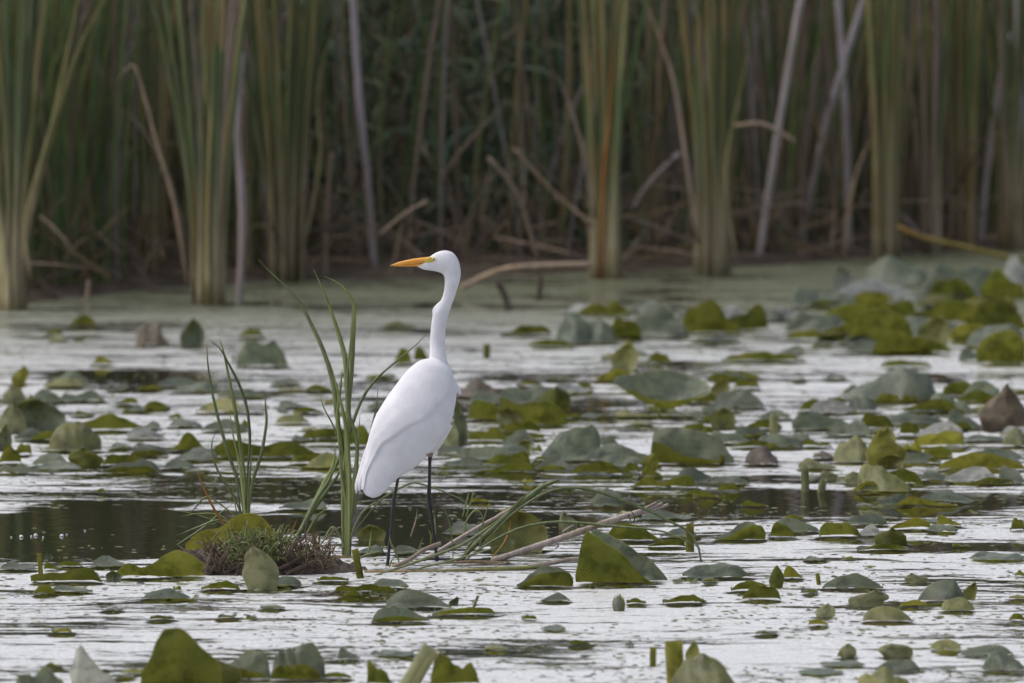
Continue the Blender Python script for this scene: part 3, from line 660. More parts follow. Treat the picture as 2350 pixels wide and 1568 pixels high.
PADS = '''
25 165 1533 1605 F g|320 512 1443 1590 N g big peaked olive lily pad towering over the front row|425 552 1500 1572 G g|495 622 1495 1560 T g|157 312 1483 1600 F p shining pale grey lily pad curled to a point beside the big peaked one
620 747 1477 1562 T g lily pad with a grey upper half and dark olive lower half|842 905 1518 1575 N g|985 1102 1503 1575 N g|730 807 1545 1560 N g|775 826 1490 1517 F g|850 950 1494 1506 L g|1540 1692 1502 1585 D y large domed yellow-olive lily pad before the sliced rolled leaves|1572 1606 1470 1518 U y small upright lily pad with a ragged hole
1965 2092 1533 1600 D y large domed yellow lily pad beyond the rolled leaves|2007 2110 1515 1542 F g|2255 2352 1493 1542 D g|2205 2325 1482 1506 F g|2135 2207 1470 1494 D y|2015 2097 1480 1509 G p|1925 1966 1480 1512 G p|1832 1937 1539 1547 L g|1880 1985 1519 1529 L g|1980 2092 1393 1428 D y|2065 2126 1379 1395 N y|2160 2237 1373 1404 D y|2105 2217 1333 1383 D g domed grey-olive lily pad with a curled stub at its end|2207 2243 1337 1377 U y|1947 2041 1355 1393 G p|1887 2026 1318 1353 F g dark grey-green lily pad raised like a sail on open film|2075 2133 1317 1339 G p|1855 1901 1424 1438 N y|1870 1918 1387 1416 G p|1837 1878 1355 1364 N g|1765 1800 1300 1350 G g|1797 1843 1300 1331 N y|2316 2352 1410 1428 N g|2325 2352 1310 1326 N g
1762 1826 1200 1236 N g|1777 1881 1191 1223 F g|1795 1846 1184 1195 N g|1880 1976 1200 1234 N g|1937 2038 1180 1207 F g|1960 2022 1205 1231 F p|2007 2083 1210 1253 G g|2042 2138 1190 1217 N y|2150 2206 1183 1209 N y|2127 2198 1205 1222 F g|1965 2088 1250 1265 N g|2185 2226 1249 1258 N g|2317 2352 1190 1221 N g|2227 2352 1267 1286 L g
1320 1505 1219 1344 N g big folded lily pad with an olive front and torn notch|1350 1532 1217 1336 F g tall grey-green lily pad leaning behind the big folded one|1185 1316 1301 1348 T g|1392 1522 1203 1245 N g|1487 1576 1240 1258 N g|1515 1601 1212 1236 F g|1640 1758 1200 1241 T g|1565 1722 1294 1327 F g|1543 1568 1331 1339 N g|1570 1604 1331 1339 N g|1610 1650 1329 1338 N g|1675 1758 1335 1359 N g|1702 1792 1345 1379 N g|1520 1616 1367 1387 N g|1437 1483 1375 1388 N g|1242 1308 1363 1382 F g|1105 1257 1165 1266 U y large upright yellow-olive lily pad behind the crossing grass blades|1282 1326 1176 1218 G p|1475 1588 1172 1193 F g|1175 1245 1215 1245 N g
852 988 1393 1429 T g|882 1036 1355 1396 F g|1030 1053 1370 1391 U g|990 1136 1396 1414 N g|727 801 1325 1336 N g|767 876 1343 1361 N g|850 938 1330 1351 F g|865 911 1347 1362 N g|787 831 1358 1371 N g|818 886 1206 1241 U y yellow-olive lily pad stub standing between grass and the egret's leg|817 881 1253 1271 F g|902 963 1254 1273 F g|1015 1101 1198 1229 F g
70 238 1306 1339 N g long wavy-edged olive lily pad before the pale pool|242 279 1308 1336 U g|258 470 1265 1329 N g large olive lily pad rising against the mud mound|420 642 1180 1270 N y broad olive lily pad raised behind the mud mound|207 291 1278 1303 F g|100 136 1294 1311 N g|137 191 1291 1303 N g|-5 87 1291 1309 F g|102 121 1266 1285 U g|75 128 1345 1367 N g|115 213 1346 1361 F g|328 438 1353 1377 D g|397 416 1346 1358 N g|462 551 1336 1356 N g|555 640 1255 1354 G p pale upright lily pad leaning in front of the mud mound|595 692 1325 1347 F g
20 153 907 986 U g large olive lily pad propped on edge beside pale curled ones|5 58 886 924 G p|-5 60 930 992 G p|-8 28 975 1032 U g|-5 50 1020 1066 N g|30 73 1020 1046 N g|112 233 970 1038 D y domed yellow-green lily pad with a dark hole|180 336 950 991 N g|32 131 985 1011 F g|165 218 945 956 N g|265 316 915 931 N g|330 393 922 939 N g|285 338 935 946 F g|385 416 950 963 N g|387 466 960 981 F g|325 368 968 986 F g|460 573 963 991 F g|550 573 965 989 N g|390 481 995 1038 N g|297 388 1025 1049 T g|392 506 1028 1059 F g|485 746 1010 1054 N g longest olive lily pad lying like a rolled bolster|235 341 1045 1071 N g|222 371 1055 1088 T g|155 238 1030 1071 G g|75 188 1060 1079 F g|-5 81 1065 1088 F g|252 306 1018 1031 F g|307 356 1018 1027 F g|395 501 877 901 F g|500 611 893 914 F g|312 373 885 898 N g|25 66 840 886 G y|25 53 884 906 N g|67 141 895 926 F g
543 662 780 843 F g grey-green lily pad leaning behind the grass blades|413 471 730 798 U g olive lily pad standing alone on edge by the bank|312 386 742 794 B b crumpled brown dead leaf lump on the water by the bank|160 222 725 751 N g|210 257 820 839 N y|550 606 757 776 N g|100 142 755 772 N g|640 701 920 936 F g|700 761 885 901 N g|668 741 935 951 N g|690 832 985 1011 N g|788 852 978 1027 N g|665 737 1047 1066 N g|640 751 1148 1171 F g|905 945 800 838 N g|880 950 740 752 N g|620 690 870 884 F g|840 900 925 942 F g|950 985 795 832 N g
1047 1158 868 913 B b rust-brown withered lily pad beside the egret's breast|1184 1245 876 888 N g|1140 1257 890 931 F g|1144 1303 910 979 N g large olive lily pad fold beside the withered brown one|1240 1310 885 946 G g|1068 1155 920 966 N g|1008 1052 950 1025 G p narrow pale curled lily pad standing against the egret's breast|1040 1074 925 1020 U g|1139 1200 935 981 U y|1154 1241 968 996 N g|1070 1173 983 1014 N g|1140 1226 988 1026 F g|1174 1221 1010 1041 U y|1216 1245 1022 1041 N g|1004 1071 1020 1043 F g|1041 1166 1025 1056 F g|1112 1221 1037 1069 N g|1004 1111 1050 1071 F g|1075 1231 1062 1086 N g|1242 1381 977 1058 F g tall grey-green lily pad tilted like a sail with a yellow edge|1229 1311 1045 1081 T g|1345 1513 1020 1060 F g|1366 1421 1003 1026 F g|1312 1436 1060 1091 N g|1365 1476 1045 1072 F g|1432 1468 1064 1087 N g|1470 1518 1068 1096 N g|1395 1456 1080 1091 N g|1470 1513 1042 1073 G y|1444 1540 1095 1121 N g|1520 1602 1093 1121 N g|1407 1632 850 955 C g large grey-green lily pad cupped like a bowl on a visible stalk|1402 1481 858 873 N g|1319 1361 880 896 N g|1256 1316 858 874 F g|1330 1400 950 960 F g|1360 1440 1120 1165 F g
1402 1466 775 850 U y yellow-olive triangular lily pad standing alone in open water|1480 1541 810 836 N g|1462 1491 805 821 F g|1655 1848 808 831 N g|1790 1848 795 813 F g|1650 1751 850 873 N g|1630 1676 868 913 U y|1682 1743 872 894 N g|1635 1753 895 938 F g|1627 1688 935 981 U y square yellow-olive lily pad stub standing upright|1740 1816 942 963 F g|1677 1768 980 1006 F g|1685 1758 998 1007 N g|1492 1686 982 1066 T g large grey-green lily pad with an olive lip along its front|1610 1641 980 998 N g|1680 1776 1013 1029 N g|1767 1843 1005 1029 F g|1840 1886 1010 1027 N g|1710 1786 1025 1068 B b dark ragged withered lily pad sticking up before the sail-like pads|1865 1913 1037 1054 B b|1549 1648 1075 1111 F g|1605 1721 1093 1113 F g|1640 1700 1110 1130 N g
1835 1903 918 946 N g|1855 1966 918 951 F p|1935 2153 843 919 D g very large domed grey-olive lily pad in the dense raft|1947 2013 912 946 D g|2070 2111 905 923 N g|2130 2238 903 946 D g|2072 2178 925 946 N g|2195 2296 875 923 T g|2245 2358 880 988 G b tall pale brown withered leaf standing up at the raft's end|2075 2211 857 876 N b|2022 2138 828 846 N g|2240 2356 760 838 N g|2200 2261 800 831 F g|1817 1963 945 986 F g|1895 2001 965 1001 F g|1970 2051 950 986 N g|2032 2178 950 976 F g|2062 2111 970 1001 N g|2085 2213 968 1006 F p|2087 2213 990 1028 N y|2175 2263 940 986 F g|2300 2356 982 1026 D y|2210 2313 1000 1013 F g|1912 1993 1000 1063 D y|1992 2056 980 1046 U y|1987 2081 983 1071 G y tall pale yellow lily pad standing upright amid the dense raft|2072 2123 1010 1061 N y|2012 2076 1040 1071 U y|2102 2186 1025 1051 N g|2152 2356 1040 1081 N y wide rolled yellow-green lily pad lying along the raft's edge|2217 2356 1030 1060 F g|1967 2096 1065 1131 D y big domed grey-olive lily pad at the edge of dark water|1957 2021 1107 1131 N y|1937 1978 1085 1111 G p|1882 1923 1080 1101 G p|2165 2286 1073 1109 F p pale grey lily pad raised beside the dark streak|2290 2356 1070 1111 F g|1997 2093 1135 1161 F g|2090 2238 1128 1156 F g|2057 2198 1142 1164 N y|1700 1760 1150 1166 N g|1590 1650 1128 1145 N g
1910 1976 608 672 U p|1967 2141 588 657 D g very large domed grey-green lily pad below the upright olive cattails|1912 2121 640 692 F p|2100 2322 605 692 F g large grey-green lily pad spread across the heaped raft|2300 2356 585 652 F p|2117 2253 640 707 N g|2250 2356 620 692 N g|1800 2016 700 754 N g large dark olive lily pad fold on the raft's open edge|1762 1833 705 737 F p|1852 1943 690 707 N g|2012 2091 680 722 F g|1940 2101 710 792 N g|2105 2181 718 797 U y bright yellow-green lily pad standing in the heaped raft|2122 2251 690 747 N g|2157 2183 735 777 G p|2220 2356 690 762 N g|2217 2356 745 802 F g|2257 2356 762 832 N y
1325 1446 692 727 N g|1440 1573 695 777 F g|1275 1413 720 789 D g|1395 1473 733 782 N g|1502 1581 725 777 F g|1560 1700 690 767 N g|1637 1711 700 742 F p|1660 1764 700 760 N g|1150 1263 748 771 N g|1210 1321 780 798 N g|1585 1700 770 786 F g
'''
for line in PADS.strip().split('\n'):
    for e in line.split('|'):
        q = e.split(None, 6)
        pad(*map(float, q[:4]), q[4], q[5], q[6] if len(q) > 6 else None)
rq = random.Random(21)
for i in range(34):
    x = rq.uniform(1790, 2300); y = rq.uniform(690, 815); w = rq.uniform(70, 190); h = w * rq.uniform(.16, .34)
    pad(x, x + w, y - h, y, rq.choice('NNNFFGT'), rq.choice('ggggyp'))
for x0, x1, y0, y1, n in ((1330, 1800, 870, 1110, 16), (1800, 2330, 850, 1130, 22), (-10, 760, 880, 1085, 18), (1010, 1330, 900, 1090, 10), (1280, 1770, 700, 790, 10)):
    for i in range(n):
        x = rq.uniform(x0, x1); y = rq.uniform(y0, y1); w = rq.uniform(45, 120); h = w * rq.uniform(.14, .36)
        pad(x, x + w, y - h, y, rq.choice('NNNFFFTD'), rq.choice('gggggyp'))
rp = random.Random(77)
n = 0
while n < 75:                                    # small scraps of pad floating between the larger ones
    x = rp.uniform(0, 2350); y = rp.uniform(770, 1560)
    if 420 < x < 1320 and 1180 < y < 1340: continue
    w = rp.uniform(20, 60); h = rp.uniform(4, 13)
    if 1150 < y < 1290 and x < 560: continue
    pad(x, x + w, y - h, y, rp.choice('NNFFNL'), rp.choice('gggy'))
    n += 1

PADLIST.sort(key=lambda q: -q[0])
for _, V, Fc, UV, m, base, label, grp in PADLIST[:298]:
    o = mesh_obj('lily_pad', V, Fc, m, uvs=UV); o.location = base; tag(o, label, 'lily pad', grp)
V = []; Fc = []; UV = []; mi = []; ms = [M_LILY, M_LILYY, M_LILYP, M_LILYB]
for _, v, f, uv, m, base, label, grp in PADLIST[298:]:                     # the smallest scraps of pad
    o = len(V); V += [p + base for p in v]; Fc += [tuple(i + o for i in q) for q in f]; UV += uv; mi += [ms.index(m)] * len(f)
tag(mesh_obj('small_lily_pads', V, Fc, ms, uvs=UV, midx=mi), 'scattered small scraps of lily pad floating between the larger pads', 'lily pads', kind='stuff')

# rolled young leaves and cut stems
def rolled(x, yb, xt, yt, w, label, mat=M_LILYY, cat='rolled leaf', name='rolled_leaf'):
    b = gv(x, yb); Y = b.y; top = pv(xt, yt, Y)
    s = F / K / Y; rad = w / 2 / s; N = 22; V = []; UV = []; Fc = []
    ax = (top - b); b0 = b - ax.normalized() * .06
    a = Vector((1, 0, 0)); a = (a - ax.normalized() * a.dot(ax.normalized())).normalized(); c = ax.normalized().cross(a)
    rr = random.Random(int(x + yb)); ph = rr.uniform(3.6, 5.6)
    for i in range(7):
        q = i / 6
        for j in range(N + 1):
            g = ph + j / N * 2 * math.pi * 1.25; k = 1 - .28 * j / N + (.06 * math.sin(q * 5 + j * .3))
            lift = .10 * rad * math.sin(g * 2) * q
            V.append(b0.lerp(top, q) + (a * math.cos(g) + c * math.sin(g)) * rad * k * (1.0 - .15 * q) + ax.normalized() * lift); UV.append((q, j / N))
    for i in range(6):
        for j in range(N):
            o = i * (N + 1) + j; Fc.append((o, o + N + 1, o + N + 2, o + 1))
    V = [v - b for v in V]
    o = mesh_obj(name, V, Fc, mat, uvs=UV); o.location = b; tag(o, label, cat, None); return o
rolled(930, 1585, 990, 1487, 52, 'thick tan rolled leaf slanting between two olive pad halves', M_LILYP)
rolled(1498, 1530, 1499, 1486, 19, 'slim short rolled leaf beside the thick sliced one')
rolled(1550, 1570, 1546, 1472, 52, 'thick olive rolled leaf sliced flat at the top')
rolled(1583, 1266, 1583, 1202, 24, 'straight cut olive stem standing beyond the big folded pad')
rolled(94, 1325, 90, 1270, 14, 'thin pale cut stem standing on the long wavy pad')
rolled(1086, 1396, 1097, 1367, 9, 'small slanting cut stem on the film', M_LILYP)
rolled(1776, 1000, 1776, 950, 26, 'cut lily stem with a dark split standing by the dense raft', M_LILYP)
rolled(1656, 1066, 1656, 1045, 15, 'tiny curled leaf stub in front of the large lipped pad')
rolled(1848, 1128, 1847, 1067, 24, 'tall pale rolled leaf standing in the dark streak', M_LILYP)
rolled(1884, 1131, 1890, 1100, 22, 'short pale withered bud beside the tall rolled leaf', M_LILYP)
rolled(1879, 1342, 1876, 1316, 12, 'small leaning olive stub beside the sail-like dark pad')
rolled(2110, 813, 2112, 770, 22, 'olive stub standing below the heaped raft')
rolled(1117, 822, 1117, 790, 20, 'small olive stub standing behind the egret in open film')

# ------------------------------------------------------------------ water with its film, broken open along the pads
wx = [-700, -60, -8, -4] + [round(-2.6 + i * .03, 3) for i in range(175)] + [4, 8, 60, 700]
wy = [-700, -60, 0, 20, 30, 34] + [round(35 + i * .03, 3) for i in range(690)] + [57, 62]
nx = len(wx)
XX, YY = np.meshgrid(np.array(wx), np.array(wy))
gap = np.zeros_like(XX)
for px_, py_, hw in PADPOS:
    i0, i1 = np.searchsorted(wy, [py_ - .35, py_ + .35]); sl_ = slice(i0, i1)
    dx = (XX[sl_] - px_) / (hw * 1.05); dy = (YY[sl_] - (py_ - .035)) / .085
    gap[sl_] = np.maximum(gap[sl_], np.clip(1.15 - np.sqrt(np.abs(dx) ** 2.5 + dy ** 2), 0, 1))
V = np.stack([XX.ravel(), YY.ravel(), np.zeros(XX.size)], 1).tolist()
Fc = [(j * nx + i, j * nx + i + 1, (j + 1) * nx + i + 1, (j + 1) * nx + i) for j in range(len(wy) - 1) for i in range(nx - 1)]
wo = mesh_obj('water', V, Fc, water_mat(pools, None))
ga = wo.data.attributes.new('gap', 'FLOAT', 'POINT'); ga.data.foreach_set('value', gap.ravel().astype(np.float32))
tag(wo, 'still pond water streaked with pale duckweed film', kind='structure')

# pale flower bud
b = gv(1420, 1402); root = empty('flower_bud', b); tag(root, 'pale green closed water-lily bud standing out of the film', 'flower bud')
s = F / K / b.y
for i in range(6):
    g = i * math.pi / 3 + .2; V = []; Fc = []; UV = []
    for a in range(8):
        q = a / 7; rad = (17 / s) * (.55 + .45 * math.sin(min(1, q * 1.5) * math.pi / 2)) * (1 - .55 * q ** 3)
        for c in range(5):
            h = g + (c / 4 - .5) * 1.25 * (1 - .75 * q ** 3)
            V.append(b + Vector((math.cos(h) * rad, math.sin(h) * rad, -.01 + q * (44 / s) * (1 + .06 * math.sin(i * 2.3))))); UV.append((q, c / 4))
    for a in range(7):
        for c in range(4): o = a * 5 + c; Fc.append((o, o + 1, o + 6, o + 5))
    part('petal', V, Fc, M_LILYY if i % 2 else M_LILYP, root, uvs=UV)

# bubbles in the dark pool
MB = plain('bubble_film', (.55, .56, .57), .08, .8)
for i, (x, y, d) in enumerate([(26, 1234, 4), (49, 1233, 9), (72, 1232, 5), (82, 1230, 9), (99, 1234, 4), (142, 1231, 9), (153, 1228, 4), (195, 1219, 4)]):
    p = gv(x, y); rad = d / 2 / (F / K / p.y) * 1.1; V = []; Fc = []
    for a in range(5):
        for c in range(10):
            t1 = a / 4 * math.pi / 2 * .96; g = c / 10 * 2 * math.pi
            V.append(Vector((math.cos(g) * math.cos(t1), math.sin(g) * math.cos(t1), math.sin(t1))) * rad)
        if a: Fc += [((a - 1) * 10 + c, (a - 1) * 10 + (c + 1) % 10, a * 10 + (c + 1) % 10, a * 10 + c) for c in range(10)]
    Fc.append(tuple(range(40, 50)))
    o = mesh_obj('bubble', V, Fc, MB); o.location = p + Vector((0, 0, .001)); tag(o, 'small round bubble floating on the clear dark pool', 'bubble', 'bubbles on the dark pool')

# ------------------------------------------------------------------ floating scraps too small to count
rd = random.Random(5); specs = []
V = []; Fc = []; C = []
for i in range(13000):
    y = 1 / rd.uniform(1 / 54.0, 1 / 34.5); x = rd.uniform(-1, 1) * y * .046
    if mnoise.noise(Vector((x * 1.3, y * .8, 9))) < -.12 + rd.uniform(-.25, .25): continue
    w = rd.uniform(.004, .014) * (1.7 if rd.random() < .12 else 1); d = w * rd.uniform(.6, 1.6); h = rd.uniform(.001, .004)
    if x < -.9 and 40.3 < y < 42.6 and rd.random() < .85: continue
    col = jit(rd.choice([(.10, .12, .04), (.14, .15, .05), (.07, .065, .04), (.05, .04, .03), (.20, .21, .12)]), rd)
    o = len(V); a0 = rd.uniform(0, 6)
    for q in range(5):
        g = a0 + q * 1.2566; V.append((x + math.cos(g) * w * rd.uniform(.7, 1.1), y + math.sin(g) * d, .0008)); C.append(col)
    V.append((x + rd.uniform(-.4, .4) * w, y + rd.uniform(-.3, .3) * d, h)); C.append(col)
    Fc += [(o + q, o + (q + 1) % 5, o + 5) for q in range(5)]
o = mesh_obj('duckweed_scraps', V, Fc, M_STUFF, smooth=False)
a = o.data.color_attributes.new('Col', 'FLOAT_COLOR', 'POINT'); arr = np.ones((len(V), 4), dtype=np.float32); arr[:, :3] = np.array(C); a.data.foreach_set('color', arr.ravel())
tag(o, 'duckweed and plant scraps scattered over the film', 'duckweed', kind='stuff')

# ------------------------------------------------------------------ mud mound with roots and short grass
mb = gv(590, 1312); mound = empty('mud_mound', mb); tag(mound, 'small dark mud mound with roots and short bright grass', 'mound')
V = []; Fc = []; NA, NB = 80, 50
for i in range(NA + 1):
    for j in range(NB + 1):
        u = i / NA * 2 - 1; v = j / NB * 2 - 1
        e = max(0, 1 - u * u - v * v) ** .6
        x = u * .36; y = v * .26
        hgt = e * (.075 if u < .2 else .045) * (1 + .4 * mnoise.noise(Vector((x * 9, y * 9, 2)))) + .03 * e * mnoise.noise(Vector((x * 45, y * 45, 3))) + .014 * e * mnoise.noise(Vector((x * 110, y * 110, 3)))
        V.append(mb + Vector((x, y + .1, hgt - .012)))
for i in range(NA):
    for j in range(NB): o = i * (NB + 1) + j; Fc.append((o, o + NB + 1, o + NB + 2, o + 1))
part('mud', V, Fc, M_MUD, mound)
for pts, w in [([(395, 900), (420, 700), (470, 510)], .02), ([(370, 830), (520, 740), (640, 610)], .024), ([(1330, 680), (1370, 590), (1420, 490)], .012),
               ([(1180, 830), (1330, 760), (1450, 680)], .012), ([(1300, 880), (1480, 790), (1600, 760)], .014), ([(1490, 480), (1530, 400), (1550, 260)], .006), ([(560, 880), (700, 800), (780, 780)], .012)]:
    P = [pp(*Z8(*q), mb.y - .13) for q in pts]
    part('root', *tube(P, w * .62, 10, 8, prof=lambda s: 1 - .45 * s + .14 * math.sin(s * 17)), M_ROOT, mound)
rgx = random.Random(3); VV = []
for i in range(900):
    u = rgx.choice([rgx.gauss(760, 110), rgx.gauss(1150, 120), rgx.gauss(940, 150)]) if i < 330 else rgx.uniform(350, 1850); v = rgx.uniform(470, 760) if i < 330 else rgx.uniform(560, 880)
    b = pp(*Z8(u, v), mb.y - rgx.uniform(-.06, .14)); b.z = max(b.z, .01)
    l = rgx.uniform(.025, .085); d = Vector((rgx.gauss(0, .6), rgx.gauss(-.3, .5), rgx.gauss(.4, .5))).normalized() * l
    VV.append(ribbon([b, b + d * .6 + Vector((0, 0, l * .25)), b + d + Vector((0, 0, -l * .15))], rgx.uniform(.003, .0065), (0, -1, .3), 4))
o = part('short_grass', *join(*VV[:330]), M_GRASSM, mound); o['kind'] = 'stuff'
o = part('dead_grass', *join(*VV[330:]), M_DEADG, mound); o['kind'] = 'stuff'

# ------------------------------------------------------------------ grass plants
def grass(name_pts, root_px, label, Yoff=0.0, cat='grass plant', name='grass_plant'):
    b = gp(*root_px); b.y += Yoff; root = empty(name, Vector((b.x, b.y, .0))); tag(root, label, cat)
    r = random.Random(int(root_px[0] * 13))
    for (Z, pts, w, m) in name_pts:
        k = len(pts); dy = r.uniform(-.05, .05); ds = r.uniform(-.06, .06)
        P = [pp(*Z(*q), b.y + dy + ds * i / k) for i, q in enumerate(pts)]
        if P[0].z > P[-1].z and m is not None and pts[0][1] < pts[-1][1]: P = P[::-1]
        v, f = ribbon(P, w * 1.3, (r.gauss(0, .35), -1, r.gauss(0, .2)), 22, prof=lambda s: min(1, .6 + 1.2 * s) * max(.05, 1 - max(0, (s - .45) / .55) ** 1.6))
        part('blade', v, f, m, root)
    return root
G, GL, GO = M_GRASS, M_GRASSL, M_GRASSO
grass([(Z4, [(148, 400), (150, 500), (165, 620), (200, 780), (250, 950), (300, 1100), (320, 1230), (330, 1350)], .0085, G),
       (Z4, [(205, 405), (225, 470), (250, 590), (275, 720), (295, 850), (310, 960), (325, 1080), (330, 1350)], .010, GL),
       (Z4, [(155, 412), (210, 460), (250, 530), (300, 630), (335, 740), (348, 880), (340, 1000), (328, 1200)], .0085, G),
       (Z4, [(422, 655), (420, 720), (425, 800), (400, 950), (365, 1060), (345, 1180), (338, 1340)], .0085, G),
       (Z4, [(200, 838), (172, 890), (180, 980), (230, 1080), (280, 1160), (318, 1260)], .006, G),
       (Z4, [(95, 1012), (130, 1100), (180, 1200), (225, 1270), (280, 1340)], .006, GO),
       (Z4, [(-70, 1200), (0, 1212), (60, 1222), (140, 1245), (230, 1280), (300, 1350)], .006, G),
       (Z4, [(10, 1370), (130, 1290), (200, 1230), (280, 1170)], .0055, G),
       (Z4, [(60, 1240), (100, 1190), (160, 1150), (300, 1250)], .005, G),
       (Z4, [(0, 1330), (100, 1290), (220, 1255), (310, 1340)], .005, G),
       (Z4, [(290, 950), (290, 1100), (310, 1250), (320, 1350)], .005, G),
       (Z4, [(265, 1060), (275, 1150), (300, 1300)], .004, GL),
       (Z4, [(250, 700), (268, 850), (300, 1000), (322, 1200), (330, 1350)], .007, GL), (Z4, [(360, 900), (350, 1020), (338, 1180), (333, 1345)], .007, G),
       (Z4, [(110, 1290), (200, 1270), (270, 1300), (318, 1355)], .005, GL), (Z4, [(20, 1240), (110, 1225), (220, 1240), (315, 1350)], .005, GL),
       (Z8, [(640, 190), (690, 380), (740, 500)], .004, G), (Z8, [(1110, 310), (1040, 380), (1020, 540)], .004, GL),
       (Z8, [(500, 330), (600, 370), (700, 480)], .004, G)],
      (Z8(830, 520)), 'tall thin grass plant rooted on the mud mound', .0)
grass([(Z4, [(388, 42), (430, 90), (510, 165), (580, 245), (640, 360), (690, 470), (730, 600), (748, 720), (762, 850), (785, 1050), (795, 1250), (790, 1430)], .013, G),
       (Z4, [(643, 88), (680, 170), (720, 270), (760, 390), (790, 500), (800, 640), (805, 760), (800, 950), (805, 1150), (800, 1430)], .014, GL),
       (Z4, [(695, 122), (760, 155), (810, 210), (832, 270), (828, 400), (820, 560), (808, 700), (795, 850), (800, 1100), (795, 1430)], .013, GL),
       (Z4, [(820, 295), (815, 420), (800, 600), (805, 750), (840, 860), (845, 1000), (825, 1200), (800, 1430)], .009, G),
       (Z4, [(722, 520), (755, 650), (790, 800), (805, 950), (812, 1150), (805, 1430)], .011, GL),
       (Z4, [(670, 648), (690, 730), (745, 840), (780, 1000), (800, 1300)], .005, G),
       (Z4, [(778, 545), (768, 640), (755, 780), (770, 950)], .008, GL),
       (Z7, [(1480, 10), (1500, -160), (1502, -230), (1505, 60), (1490, 330), (1450, 540), (1410, 720), (1390, 850), (1320, 1100), (1260, 1400), (1220, 1640)][3:], .010, GL),
       (Z4, [(735, 700), (770, 850), (790, 1000), (815, 1200), (812, 1430)], .010, G), (Z4, [(860, 760), (850, 900), (835, 1050), (815, 1250), (805, 1430)], .010, GL),
       (Z4, [(812, 560), (806, 700), (800, 900), (780, 1100), (782, 1430)], .011, GL), (Z4, [(760, 900), (775, 1050), (800, 1200), (795, 1430)], .012, G),
       (Z4, [(790, 1430), (830, 1300), (870, 1220), (920, 1180), (960, 1170)], .006, G),
       (Z4, [(800, 1400), (740, 1290), (700, 1330), (680, 1350)], .006, G),
       (Z3, [(0, 970), (90, 880), (200, 815), (240, 870)], .006, G),
       (Z3, [(370, 870), (500, 700), (700, 470), (850, 370), (1000, 290), (1130, 252), (1300, 300), (1500, 370), (1700, 460), (1880, 590), (1960, 720)], .005, G)],
      (Z4(795, 1425)), 'tallest grass plant with curling tips standing beside the egret\'s tail', -.02)
grass([(Z4, [(1187, 368), (1120, 440), (1000, 540), (929, 605), (870, 690), (830, 790), (800, 880), (770, 960), (700, 1080), (640, 1200), (565, 1335)], .010, G),
       (Z4, [(745, 900), (735, 1000), (690, 1090), (620, 1230), (560, 1340)], .013, GL),
       (Z4, [(790, 960), (760, 1040), (690, 1140), (630, 1230), (570, 1340)], .010, G),
       (Z4, [(770, 940), (720, 1060), (655, 1160), (590, 1290), (555, 1350)], .012, G),
       (Z4, [(720, 1190), (660, 1240), (610, 1320)], .007, GL),
       (Z8, [(1560, 380), (1680, 450), (1800, 580), (1880, 650)], .007, GO),
       (Z8, [(1850, 800), (1780, 750), (1650, 650), (1500, 520), (1350, 445), (1280, 480)], .011, G),
       (Z8, [(1440, 210), (1390, 340), (1350, 430)], .005, GO), (Z8, [(1280, 270), (1240, 380), (1200, 470)], .005, GO)],
      (Z4(565, 1335)), 'slanting grass plant leaning from the mound toward the egret', .02)
grass([(Z6, [(0, 880), (130, 740), (300, 590), (450, 450), (620, 310), (740, 220), (860, 170), (900, 165)], .018, G),
       (Z6, [(300, 590), (450, 430), (550, 330), (608, 275)], .010, GL),
       (Z6, [(20, 905), (150, 790), (330, 600), (450, 480), (600, 370), (760, 280), (920, 235), (1080, 235), (1250, 270), (1450, 340), (1600, 400), (1750, 460), (1900, 540), (2040, 610), (2150, 730), (2195, 930)], .009, G),
       (Z6, [(20, 905), (150, 800), (330, 690), (560, 590), (850, 545), (1100, 555), (1400, 585), (1700, 610), (1900, 650), (2130, 760), (2250, 850)], .007, G),
       (Z6, [(160, 770), (170, 650), (185, 560), (230, 420), (250, 360)], .004, GL),
       (Z6, [(20, 640), (25, 560), (90, 460), (140, 440), (185, 500), (200, 600)], .005, GL),
       (Z6, [(0, 500), (40, 350), (70, 230)], .004, GL), (Z6, [(30, 500), (80, 350), (105, 225)], .004, GL),
       (Z6, [(260, 890), (380, 740), (430, 620), (445, 520)], .005, GO),
       (Z6, [(0, 870), (60, 760), (110, 700)], .006, G)],
      (Z6(10, 900)), 'arching grass plant bowing over the fallen reed stem', .03)
grass([(Z3, [(810, 920), (830, 1020), (880, 1110), (930, 1250)], .006, GL), (Z3, [(870, 1190), (830, 1240), (800, 1340)], .005, GL),
       (Z3, [(600, 1340), (640, 1290), (700, 1270)], .005, GL), (Z3, [(1370, 640), (1380, 760), (1390, 900)], .005, GL),
       (Z3, [(1480, 540), (1560, 760), (1600, 1050), (1605, 1250)], .003, GL), (Z3, [(1290, 830), (1330, 920), (1320, 1050)], .004, GL),
       (Z3, [(540, 1140), (570, 990), (580, 850)], .005, GL), (Z3, [(430, 1200), (560, 1150), (730, 1110)], .007, G),
       (Z3, [(1160, 560), (1140, 720), (1100, 850), (1075, 930)], .004, M_DEAD), (Z3, [(1160, 1140), (1200, 1030), (1230, 930)], .004, GL),
       (Z3, [(1750, 880), (1760, 820), (1750, 780)], .006, GL), (Z3, [(1940, 1060), (1960, 920), (1940, 800)], .006, GL)],
      (Z3(900, 1300)), "sparse short bright shoots around the egret's feet", .0)
